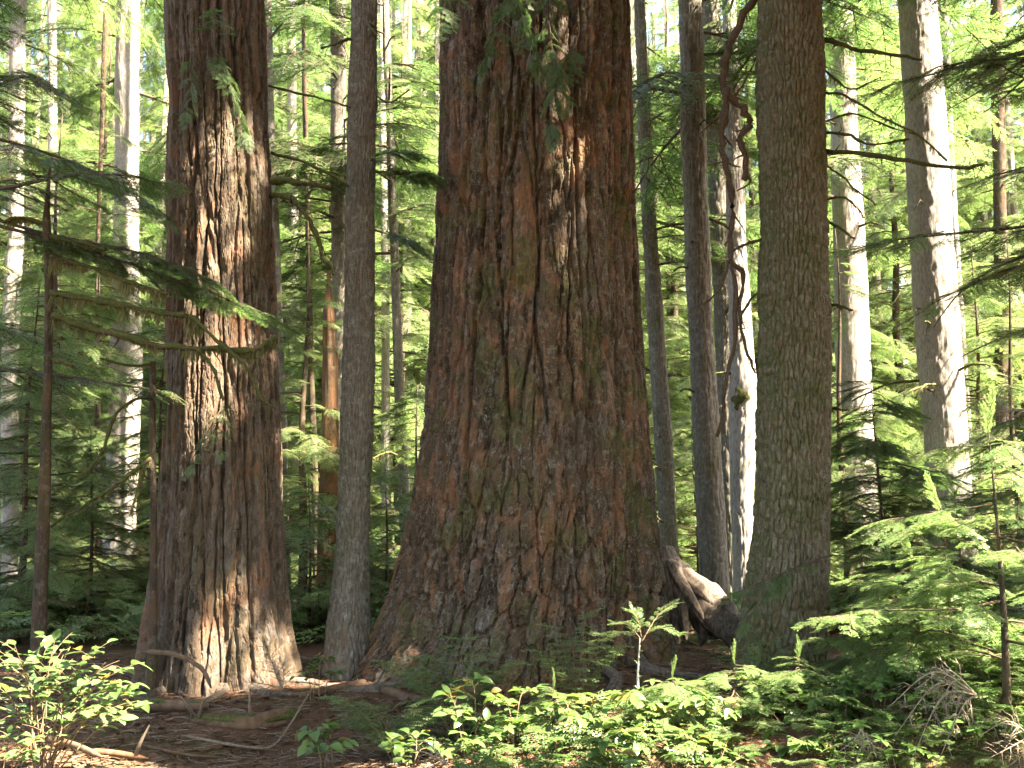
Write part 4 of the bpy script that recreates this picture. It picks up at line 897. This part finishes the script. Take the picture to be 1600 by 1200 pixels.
# ------------------------------------------------------------------ leafy plants, each leaf a piece of its own
M['leaf_dull'] = leaf_mat('dull_leaf', (0.045, 0.085, 0.028), (0.075, 0.120, 0.040), (0.11, 0.18, 0.05), 0.38, 0.5, 0.35)
M['leaf_yellow'] = leaf_mat('yellowing_leaf', (0.14, 0.13, 0.030), (0.20, 0.14, 0.040), (0.28, 0.24, 0.05), 0.42, 0.5, 0.35)
LEAF_ME = []
for k in range(4):
    mb = MB(); leaf_shape(mb, Vector((0, 0, 0)), Vector((1, 0, 0)), Vector((0, 0, 1)), 1.0, (0.56, 0.64, 0.50, 0.70)[k], 0, (0.10, 0.22, 0.02, 0.16)[k]); LEAF_ME += [mb.mesh('leaf', [M['leaf']]), mb.mesh('leaf', [M['leaf']]), mb.mesh('leaf', [M['leaf_dull']])] + ([mb.mesh('leaf', [M['leaf_yellow']])] if k == 1 else [])
BROAD_ME = []
for k in range(4):
    mb = MB(); leaf_shape(mb, Vector((0, 0, 0)), Vector((1, 0, 0)), Vector((0, 0, 1)), 1.0, (0.66, 0.74, 0.60, 0.80)[k], 0, (0.06, 0.20, 0.12, 0.26)[k]); BROAD_ME += [mb.mesh('leaf', [M['leaf_b']]), mb.mesh('leaf', [M['leaf_b']]), mb.mesh('leaf', [M['leaf_dull']])] + ([mb.mesh('leaf', [M['leaf_yellow']])] if k == 1 else [])
def put_leaf(parent, p, d, n, L, pool):
    d = Vector(d).normalized(); y = Vector(n).cross(d); y.normalize(); z = d.cross(y)
    o = bpy.data.objects.new('leaf', random.choice(pool)); col.objects.link(o); o.parent = parent
    o.matrix_parent_inverse = Matrix.Translation(-parent.location)
    m = Matrix((d * L, y * L, z * L)).transposed().to_4x4(); m.translation = p; o.matrix_basis = m
    return o
def leafy(name, label, cat, base, tips, leaf=0.085, per=0.055, pool=LEAF_ME, r=0.008, stem='stem', flat=0.25, group=None, spread=0.35, upright=0.4, cap=300):
    """A shrub: one stem mesh per main shoot, leaves set alternately along its twigs."""
    t = thing(name, base, label, cat, group); cnt = 0
    for tip in tips:
        tip = Vector(tip); b = jit(base, 0.06); b.z = base.z - 0.05
        mid = b.lerp(tip, 0.5); mid.z += (tip.z - b.z) * upright * 0.5; mid = jit(mid, 0.04)
        pts = smooth_path([b, mid, tip], 7); w = MB(); w.tube(pts, taper(len(pts), r, r * 0.25), 5)
        n = len(pts); twigs = [(pts[int(n * 0.55):], 1)]
        for q in range(4):
            i = int(n * (0.42 + 0.13 * q)); i = min(i, n - 2); tg = (tip - mid).normalized(); sd = tg.cross(Vector((0, 0, 1))).normalized() * (1 if q % 2 else -1)
            L = spread * random.uniform(0.5, 1.0) * (1 - 0.12 * q); e = pts[i] + (tg * 0.7 + sd * random.uniform(0.6, 1.1) + Vector((0, 0, random.uniform(-0.05, 0.2)))).normalized() * L
            tw = [pts[i].lerp(e, k / 5) + Vector((0, 0, 0.06 * L * math.sin(k / 5 * 3.1))) for k in range(6)]; w.tube(tw, taper(6, r * 0.4, r * 0.15), 4); twigs.append((tw, 0))
        w.build('stem', M[stem], t)
        for tw, main in twigs:
            L = sum((tw[i + 1] - tw[i]).length for i in range(len(tw) - 1)); m = max(2, int(L / per))
            for k in range(m + 1):
                if cnt >= cap: break
                f = (k + 0.5) / (m + 1) * (len(tw) - 1); i = min(int(f), len(tw) - 2); p = tw[i].lerp(tw[i + 1], f - i)
                tg = (tw[i + 1] - tw[i]).normalized(); sd = tg.cross(Vector((0, 0, 1)))
                if sd.length < 0.1: sd = Vector((1, 0, 0))
                sd.normalize(); s = 0 if k == m else (1 if k % 2 else -1)
                d = tg * 0.6 + sd * (s * random.uniform(0.7, 1.2)) + Vector((0, 0, random.uniform(-0.35, 0.15)))
                put_leaf(t, p, d, jit((0, 0, 1), flat), leaf * random.uniform(0.65, 1.2), pool); cnt += 1
    return t
YS = 6.2
leafy('leafy_shrub', 'sunlit shrub with thin layered leaves at the lower left', 'shrub', on_ground(75, 6.3), [at(x, y, YS + random.uniform(-0.35, 0.35)) for x, y in ((20, 1030), (88, 990), (150, 1008), (212, 1035), (205, 1075), (120, 1062), (50, 1065), (222, 1100), (150, 1112), (40, 1112), (5, 1075), (180, 1062), (95, 1100), (20, 1000), (60, 1030), (130, 1035), (190, 1110), (100, 1130), (165, 1035), (30, 1085), (110, 1010))], leaf=0.096, per=0.082, spread=0.36, r=0.006, flat=0.4)
leafy('leafy_shrub', 'small low leafy shrub at the lower left edge under the sunlit shrub', 'shrub', on_ground(10, 6.0), [at(x, y, 5.9) for x, y in ((15, 1140), (60, 1150), (-10, 1120), (40, 1175))], leaf=0.07, per=0.07, spread=0.2, r=0.006)
# pale stemmed sapling before the great fir
ps = [on_ground(1012, 7.2), at(1009, 1075, 7.2), at(1006, 1030, 7.2), at(1001, 1000, 7.2)]
leafy('huckleberry', 'pale stemmed forked sapling with tiny leaves before the enormous fir', 'shrub', ps[0], [at(1000, 998, 7.2)], leaf=0.03, per=0.2, pool=LEAF_ME, r=0.014, stem='pale_stem', spread=0.05, upright=0.0)
hk = bpy.data.objects['huckleberry']
w = MB(); fo = Foliage()
for e in ((1052, 945), (962, 975), (1058, 990), (945, 1000), (990, 958)):
    p0 = at(1003, 1000 + random.uniform(-5, 6), 7.2); p1 = at(e[0], e[1], 7.2 + random.uniform(-0.3, 0.3)); pts = smooth_path([p0, p0.lerp(p1, 0.5) + Vector((0, 0, 0.05)), p1], 4); w.tube(pts, taper(len(pts), 0.003, 0.001), 4)
    for i in range(2, len(pts)):
        for sd in (-1, 1):
            tg = (pts[i] - pts[i - 1]).normalized(); s = tg.cross(Vector((0, 0, 1))).normalized() * sd; fo.add(pts[i], tg + s * 0.9, jit((0, 0, 1), 0.2), random.uniform(0.05, 0.09))
    fo.add(p1, (p1 - p0).normalized(), (0, 0, 1), 0.08)
b = w.build('twig', M['stem'], hk); fo.build('small_leaves', 'spray', b)
def spray_plant(px, Y, tips, label, size=0.3, kind='spray', name='huckleberry', r=0.006, stem='stem', per=5):
    base = on_ground(px, Y); t = thing(name, base, label, 'shrub', 'small leaved shrubs before the great fir'); w = MB(); fo = Foliage()
    for x, y in tips:
        p1 = at(x, y, Y + random.uniform(-0.3, 0.3)); mid = base.lerp(p1, 0.45) + Vector((0, 0, 0.12 * (p1 - base).length)); pts = smooth_path([base - Vector((0, 0, 0.05)), mid, p1], 5); w.tube(pts, taper(len(pts), r, r * 0.3), 4)
        for i in range(3, len(pts)):
            for sd in (-1, 1):
                tg = (pts[i] - pts[i - 1]).normalized(); s = tg.cross(Vector((0, 0, 1)))
                if s.length < 0.1: s = Vector((1, 0, 0))
                tg.z *= 0.15
                fo.add(pts[i], tg * 0.8 + s.normalized() * sd + Vector((0, 0, random.uniform(-0.2, 0.1))), jit((0, 0, 1), 0.25), size * random.uniform(0.6, 1.1))
        fo.add(p1, Vector((p1.x - mid.x, p1.y - mid.y, 0.02)), (0, 0, 1), size)
    w.build('stem', M[stem], t); fo.build('leaves', kind, t); return t
spray_plant(710, 7.6, [(620, 1038), (680, 1030), (740, 1033), (790, 1040), (725, 1000), (650, 1055), (770, 1060)], 'flat spreading huckleberry across the left foot of the enormous fir', 0.20)
spray_plant(900, 7.8, [(870, 985), (915, 965), (940, 990), (895, 1010), (955, 1015), (850, 1020)], 'airy huckleberry before the right foot of the enormous fir', 0.17)
spray_plant(620, 7.0, [(540, 1095), (590, 1110), (650, 1100), (700, 1105), (560, 1125), (640, 1130)], 'low shaded herb patch at the edge of the path', 0.18)
spray_plant(1180, 7.6, [(1150, 1020), (1200, 1008), (1235, 1020), (1180, 1040)], 'green huckleberry tuft before the foot of the mossy hemlock', 0.18)
# broad leaved plants in the sunny foreground
PL = [
    (740, 6.7, [(700, 1082), (735, 1068), (770, 1090), (715, 1120), (760, 1125)], 'upright glossy leaved plant at the left end of the sunny patch'), (800, 6.5, [(785, 1098), (825, 1080), (850, 1105), (805, 1130)], 'glossy leaved plant with upturned leaves in the sunny patch beside the leftmost one'),
    (905, 6.4, [(880, 1090), (920, 1098), (945, 1085), (900, 1125), (950, 1130)], 'broad leaved plant in full sun below the pale stemmed sapling'), (1000, 6.3, [(975, 1090), (1010, 1105), (1040, 1095), (985, 1135), (1045, 1140)], 'broad leaved plant around the pale sapling stem'),
    (1100, 6.2, [(1075, 1105), (1110, 1095), (1150, 1110), (1090, 1145), (1140, 1150)], 'broad leaved plant in glaring sun below the mossy hemlock'), (1210, 6.2, [(1180, 1110), (1215, 1105), (1250, 1120), (1200, 1150), (1255, 1155)], 'broad leaved plant right below the foot of the mossy hemlock'),
    (1320, 6.1, [(1290, 1115), (1330, 1105), (1360, 1125), (1310, 1155)], 'broad leaved plant left of the bleached dead twigs'), (960, 5.9, [(935, 1160), (975, 1150), (1005, 1165), (950, 1185)], 'low broad leaved plant at the bottom edge under the sunny patch'),
    (1120, 5.8, [(1090, 1170), (1130, 1160), (1165, 1175)], 'low dark leaved plant at the bottom edge below the mossy hemlock'), (1250, 5.8, [(1225, 1170), (1265, 1162), (1290, 1180)], 'low broad leaved plant at the bottom edge near the dead twigs'),
    (640, 6.5, [(610, 1160), (650, 1150), (680, 1165), (630, 1180)], 'small leafy plant where the path meets the sunny patch'), (500, 8.6, [(490, 1045), (510, 1030), (525, 1052), (478, 1055)], 'bright little plant at the foot of the slender hemlock'), (510, 6.7, [(480, 1150), (510, 1140), (540, 1160), (500, 1170)], 'small low plant on the path'),
]
for px, Y, tips, lab in PL:
    base = on_ground(px, Y); leafy('broad_leaved_plant', lab, 'plant', base, [at(x, y, Y + random.uniform(-0.15, 0.15)) for x, y in tips], leaf=0.085 if Y < 8 else 0.07, per=0.062, pool=BROAD_ME, r=0.005, flat=0.55, spread=0.16, upright=0.7, group='broad leaved plants of the undergrowth')
# hemlock seedlings that catch the sun
for px, Y, H, rad, lab in ((1140, 6.5, 0.30, 0.42, 'white glaring hemlock seedling before the foot of the mossy hemlock'), (1045, 6.4, 0.26, 0.34, 'low hemlock seedling in the sun right of the pale sapling'), (1240, 6.4, 0.30, 0.38, 'low hemlock seedling in the sun left of the dead twigs'), (860, 6.6, 0.28, 0.32, 'tiny hemlock seedling in the sun before the enormous fir'), (1345, 7.4, 0.6, 0.45, 'sunny hemlock seedling beside the orange fallen log')):
    young(px, Y, H, rad, 'fine_young', lab, nb=12, size=0.20, z0=0.10, per_m=14, group='hemlock seedlings in the sun', name='hemlock_seedling', r0=0.008)

# ------------------------------------------------------------------ undergrowth nobody could count
def patch(name, label, kind, n, box, size, up=0.2, cond=None, h=(0.0, 0.1)):
    fo = Foliage(); c = 0
    while c < n:
        px = random.uniform(box[0], box[1]); Y = random.uniform(box[2], box[3]); p = on_ground(px, Y); c += 1
        if cond is not None and not cond(p): continue
        a = random.uniform(0, 6.283)
        fo.add(p + Vector((0, 0, random.uniform(*h))), (math.cos(a), math.sin(a), random.uniform(-0.05, up)), jit((0, 0, 1), 0.3), random.uniform(*size))
    o = fo.build(name, kind); tag(o, label, 'undergrowth', kind='stuff'); return o
dens = lambda p: p.x > 1.6 or vnoise(np.array([p.x * 1.3]), np.array([p.y * 1.3]), 12)[0] > 0.36
patch('fern_undergrowth', 'tangle of small leaves covering the sunny bank', 'spray', 480, (700, 1680, 5.4, 7.0), (0.12, 0.26), 0.4, dens, (0.0, 0.10))
patch('herb_undergrowth', 'low herbs covering the sunny bank', 'herb', 800, (700, 1700, 5.3, 7.8), (0.07, 0.15), 0.3, dens, (0.0, 0.12))
patch('needle_undergrowth', 'low hemlock sprays over the right bank', 'fine_young', 620, (1080, 1800, 5.35, 7.4), (0.14, 0.28), 0.25, lambda p: p.x > 1.9 + 0.5 * random.random() or (p.y < 6.2 and random.random() < 0.3), (0.02, 0.13))
patch('shade_undergrowth', 'shaded low leaves around the foot of the enormous fir', 'spray', 200, (560, 1300, 7.0, 8.4), (0.10, 0.20), 0.2, dens, (0.0, 0.06))
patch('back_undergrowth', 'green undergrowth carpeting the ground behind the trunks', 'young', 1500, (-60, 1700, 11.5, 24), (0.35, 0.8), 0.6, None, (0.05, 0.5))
patch('back_herbs', 'leafy herbs carpeting the ground behind the trunks', 'spray', 900, (-60, 1700, 10.8, 20), (0.3, 0.7), 0.6, None, (0.05, 0.4))
patch('floor_litter', 'brown needles twigs and chips strewn over the forest floor', 'litter', 11000, (-80, 1300, 6.2, 11.0), (0.05, 0.15), 0.05, None, (0.004, 0.012))

# ------------------------------------------------------------------ logs, roots, dead twigs
def rough_tube(name, pts, rads, mat, parent, amp=0.12, n=28):
    """A log: ragged ends, furrows along its length, lumps."""
    seg = []; L = 0.0
    for i in range(len(pts) - 1):
        d = (pts[i + 1] - pts[i]).length; m = max(2, int(d / 0.018))
        for k in range(m): seg.append((pts[i].lerp(pts[i + 1], k / m), rads[i] + (rads[i + 1] - rads[i]) * k / m, L + d * k / m))
        L += d
    seg.append((pts[-1], rads[-1], L)); sd = random.randrange(999); V = []
    th = np.linspace(0, 2 * math.pi, n, endpoint=False); u = th / (2 * math.pi)
    for i, (p, r, l) in enumerate(seg):
        tg = (seg[min(i + 2, len(seg) - 1)][0] - seg[max(i - 2, 0)][0]).normalized(); a = tg.cross(Vector((0, 0, 1))).normalized(); b = tg.cross(a)
        ll = np.full(n, l)
        rr = r * (1 + amp * (1.6 * fbm(u * 5, ll * 2.2, sd, 5, 3) + 1.1 * fbm(u * 16, ll * 3.0, sd + 3, 16, 3)))
        e = min(i, len(seg) - 1 - i); rr = rr * (0.35 + 0.65 * min(1, e / 4))
        off = (0.5 * r * (vnoise(u * 9, ll * 0, sd + 8, 9) - 0.3)) * (1 if e < 3 else 0) * (1 if i > 5 else -1)
        c = np.cos(th) * rr; s_ = np.sin(th) * rr
        V.append(np.column_stack([p.x + a.x * c + b.x * s_ + tg.x * off, p.y + a.y * c + b.y * s_ + tg.y * off, p.z + a.z * c + b.z * s_ + tg.z * off]))
    m = len(seg); i, j = np.meshgrid(np.arange(n), np.arange(m - 1)); i = i.ravel(); j = j.ravel(); i2 = (i + 1) % n
    f = np.column_stack([j * n + i, j * n + i2, (j + 1) * n + i2, (j + 1) * n + i])
    return link(name, np_mesh(name, np.vstack(V), f, [mat]), parent)
def log(name, label, cat, pts, r, r1, mat, moss=False, k=5, wob=0.10, sink=0.3, group=None, stubs=0):
    pts = [Vector(p) for p in pts]; pts = smooth_path(pts, k); t = thing(name, pts[0], label, cat, group)
    w = MB(); rr = taper(len(pts), r, r1)
    rough_tube('log_bark', pts, rr, mat, t, wob)
    for q in range(stubs):
        i = random.randrange(1, len(pts) - 1); d = jit((0, -0.3, 0.6), 0.8).normalized(); s = MB(); s.tube([pts[i], pts[i] + d * (rr[i] + 0.08), pts[i] + d * (rr[i] + 0.2) + jit((0, 0, 0), 0.03)], [0.018, 0.013, 0.005], 5); s.build('stub', M['stick'], t)
    if moss:
        rough_tube('moss', [p + Vector((0, 0, x * 0.20)) for p, x in zip(pts, rr)], [x * random.uniform(0.84, 0.98) for x in rr], M['moss'], t, 0.22)
    return t
def gp(px, Y, up): p = on_ground(px, Y); p.z += up; return p
log('mossy_log', 'slim mossy log lying at the foot of the large left fir', 'log', [gp(150, 8.5, 0.05), gp(230, 8.3, 0.06), gp(330, 8.2, 0.05)], 0.055, 0.04, M['log'], True, stubs=2)
log('rotten_log', 'dark rotten mossy log before the large left fir', 'log', [gp(300, 8.05, -0.02), gp(345, 7.95, 0.0), gp(400, 8.0, 0.01), gp(470, 8.2, 0.02)], 0.045, 0.065, M['log'], True, stubs=5, wob=0.4)
log('fallen_stick', 'long bent grey stick before the rotten mossy log', 'stick', [gp(290, 7.5, 0.03), gp(400, 7.45, 0.03), gp(440, 7.6, 0.06), gp(490, 8.2, 0.22)], 0.013, 0.006, M['stick'])
log('fallen_stick', 'pale stick lying across the path near the leafy shrub', 'stick', [gp(140, 6.85, 0.03), gp(190, 6.8, 0.04), gp(240, 6.8, 0.03)], 0.024, 0.016, M['log_orange'], stubs=1)
log('fallen_stick', 'dark stick reaching from the shrub towards the path', 'stick', [gp(70, 7.1, 0.05), gp(120, 6.9, 0.05), gp(170, 6.7, 0.03)], 0.026, 0.018, M['log'])
log('fallen_stick', 'thick short brown stick at the bottom edge of the path', 'stick', [gp(190, 6.3, 0.03), gp(240, 6.3, 0.04), gp(285, 6.45, 0.03)], 0.03, 0.018, M['log_orange'])
log('fallen_stick', 'thin brown stick lying across the middle of the path', 'stick', [gp(230, 7.2, 0.02), gp(300, 7.1, 0.03), gp(350, 7.15, 0.02)], 0.012, 0.007, M['log'])
log('leaning_stick', 'dark stick leaning on the foot of the large left fir', 'stick', [at(225, 1018, 8.6), at(275, 1023, 8.4), at(315, 1045, 8.3), at(330, 1075, 8.2)], 0.02, 0.016, M['log'])
log('dead_log', 'dark fallen trunk behind the slender grey hemlock', 'log', [gp(540, 15.5, 0.9), gp(600, 15.2, 0.5), gp(680, 15.0, 0.2)], 0.14, 0.16, M['log'], True, stubs=5)
log('fallen_log', 'decayed orange fallen log right of the mossy hemlock', 'log', [at(1292, 985, 9.3), at(1340, 960, 9.4), at(1420, 930, 9.8)], 0.075, 0.10, M['log_orange'], False, wob=0.3, stubs=3)
log('fallen_log', 'slim orange splinter log under the decayed one', 'log', [at(1285, 1003, 8.9), at(1320, 993, 9.0), at(1380, 965, 9.3)], 0.035, 0.05, M['log_orange'], False, wob=0.16)
# root mass right of the great fir
def mound(name, label, c, rx, ry, rz, mat, seed, cat='stump'):
    n, m = 120, 60; th, ph = np.meshgrid(np.linspace(0, 2 * math.pi, n, endpoint=False), np.linspace(-0.4, math.pi / 2, m)); th = th.ravel(); ph = ph.ravel()
    d = 1 + 0.30 * fbm(np.cos(th) * 2 + 5 + ph, np.sin(th) * 2 + 5 - ph, seed, None, 5) + 0.05 * np.cos(th * 9 + ph * 3 + 3 * fbm(th * 2, ph * 3, 4)) + 0.10 * fbm(th * 9, ph * 4, seed + 4, None, 3)
    v = np.column_stack([c.x + rx * np.cos(ph) * np.cos(th) * d, c.y + ry * np.cos(ph) * np.sin(th) * d, c.z + rz * np.sin(ph) * d])
    i, j = np.meshgrid(np.arange(n), np.arange(m - 1)); i = i.ravel(); j = j.ravel(); i2 = (i + 1) % n
    f = np.column_stack([j * n + i, j * n + i2, (j + 1) * n + i2, (j + 1) * n + i])
    t = thing(name, c, label, cat); link('root_mass', np_mesh(name, v, f, [mat]), t)
    for q in range(9):
        a = random.uniform(-2.6, -0.4); p = c + Vector((math.cos(a) * rx, math.sin(a) * ry, rz * random.uniform(0.1, 0.7))); w = MB(); w.tube(smooth_path([p * 0.9 + c * 0.1, p + Vector((random.uniform(-.15, .2), -0.12, -0.1)), p + Vector((random.uniform(-.3, .4), -0.2, -0.32))], 4), taper(9, 0.03, 0.008), 6); w.build('root', M['log'], t)
    return t
rt = log('sloping_root', 'pale grey root sloping down to the right beside the enormous fir', 'root', [at(1020, 878, 11.2), at(1062, 915, 10.9), at(1100, 945, 10.6), at(1150, 985, 10.2), at(1190, 1020, 9.9)], 0.25, 0.13, M['root_wood'], False, wob=0.42)
for a_, b_, c_ in (((1045, 880), (1075, 935), (1110, 985)), ((1060, 895), (1100, 930), (1135, 965)), ((1035, 880), (1050, 950), (1060, 1010)), ((1050, 890), (1062, 940), (1072, 1000)), ((1085, 930), (1100, 970), (1095, 1010)), ((1120, 960), (1140, 1000), (1150, 1020))):
    rough_tube('root', smooth_path([at(a_[0], a_[1], 10.75), at(b_[0], b_[1], 10.5), at(c_[0], c_[1], 10.3)], 4), taper(9, 0.10, 0.03), M['root_wood'], rt, 0.32)
for tree_, cx_, cy_, r0_, angs in ((fir, 0.12, 10.0, 1.55, (-2.5, -1.95, -1.5, -1.1, -0.7)), (lfir, at(345, 1040, 9.6).x, 9.6, 0.66, (-2.6, -2.0, -1.35, -0.8, -0.3))):
    for a_ in angs:
        pp = []
        for q in range(5):
            rr_ = r0_ - 0.30 + q * 0.27; aa = a_ + 0.10 * math.sin(q * 1.7 + a_ * 5); x_ = cx_ + rr_ * math.cos(aa); y_ = cy_ + rr_ * math.sin(aa)
            pp.append(Vector((x_, y_, gz(x_, y_) + 0.035 - 0.012 * q)))
        rough_tube('root', smooth_path(pp, 4), taper(17, 0.062, 0.012), M['root_wood'], tree_, 0.35)
def twig_fan(name, label, base, tips, mat, r=0.008, n2=7, L2=0.16, up=0.1):
    t = thing(name, base, label, 'dead branch'); k = 0
    for tip in tips:
        tip = Vector(tip); w = MB(); pts = smooth_path([base, Vector(base).lerp(tip, 0.5) + jit((0, 0, up * (tip - base).length), 0.03), tip], 6); w.tube(pts, taper(len(pts), r, r * 0.25), 5)
        for q in range(n2):
            i = int((0.25 + 0.7 * q / n2) * (len(pts) - 1)); tg = (pts[i + 1] - pts[i]).normalized(); s = tg.cross(jit((0, -0.7, 0.6), 0.4)).normalized() * (1 if q % 2 else -1)
            e = pts[i] + (tg * 0.7 + s * 0.9 + Vector((0, 0, -0.15))).normalized() * L2 * random.uniform(0.6, 1.2) * (1 - 0.5 * q / n2); w.tube([pts[i], pts[i].lerp(e, 0.5) + jit((0, 0, 0.01), 0.008), e], [r * 0.4, r * 0.3, r * 0.15], 4)
            for z in range(2):
                m = pts[i].lerp(e, 0.35 + 0.3 * z); w.tube([m, m + ((e - m).normalized() + jit((0, 0, 0), 0.8)).normalized() * L2 * 0.4], [r * 0.22, r * 0.1], 3)
        w.build('twig', mat, t)
    return t
twig_fan('dead_branch_fan', 'bleached dead twigs fanned out at the lower right', at(1525, 1085, 5.05), [at(x, y, 4.95 + random.uniform(-0.2, 0.2)) for x, y in ((1388, 1105), (1398, 1150), (1425, 1185), (1465, 1192), (1485, 1150), (1430, 1078), (1450, 1125))], M['dead_twig'], 0.006, 9, 0.12, 0.30)
twig_fan('dead_branch_fan', 'straw coloured dead twigs at the lower right corner', at(1610, 1150, 5.0), [at(x, y, 4.9 + random.uniform(-0.15, 0.15)) for x, y in ((1530, 1150), (1545, 1185), (1575, 1198), (1560, 1130))], M['dead_twig'], 0.005, 8, 0.12, 0.12)
twig_fan('dead_branch_fan', 'small dry twig fan at the bottom edge left of the bleached one', at(1345, 1140, 5.2), [at(x, y, 5.1) for x, y in ((1310, 1175), (1335, 1195), (1370, 1185))], M['dead_twig'], 0.005, 7, 0.10, 0.12)
twig_fan('dead_twig_spray', 'pale dry twig spray at the foot of the large left fir', at(440, 1075, 8.3), [at(405, 995, 8.4), at(425, 1020, 8.3), at(440, 1035, 8.3), at(380, 1065, 8.2)], M['dead_twig'], 0.007, 8, 0.14)
twig_fan('dead_twig_spray', 'dry brown twigs at the bottom edge beside the path', at(700, 1195, 6.0), [at(625, 1175, 6.1), at(650, 1160, 6.1), at(680, 1170, 6.0)], M['dead_twig'], 0.006, 6, 0.1)
twig_fan('dead_branch_fan', 'reddish dead twigs in the foliage beyond the right front saplings', at(1600, 640, 10.5), [at(1540, 650, 10.4), at(1555, 690, 10.4), at(1530, 710, 10.3), at(1500, 690, 10.4)], M['dead_twig'], 0.010, 9, 0.3)
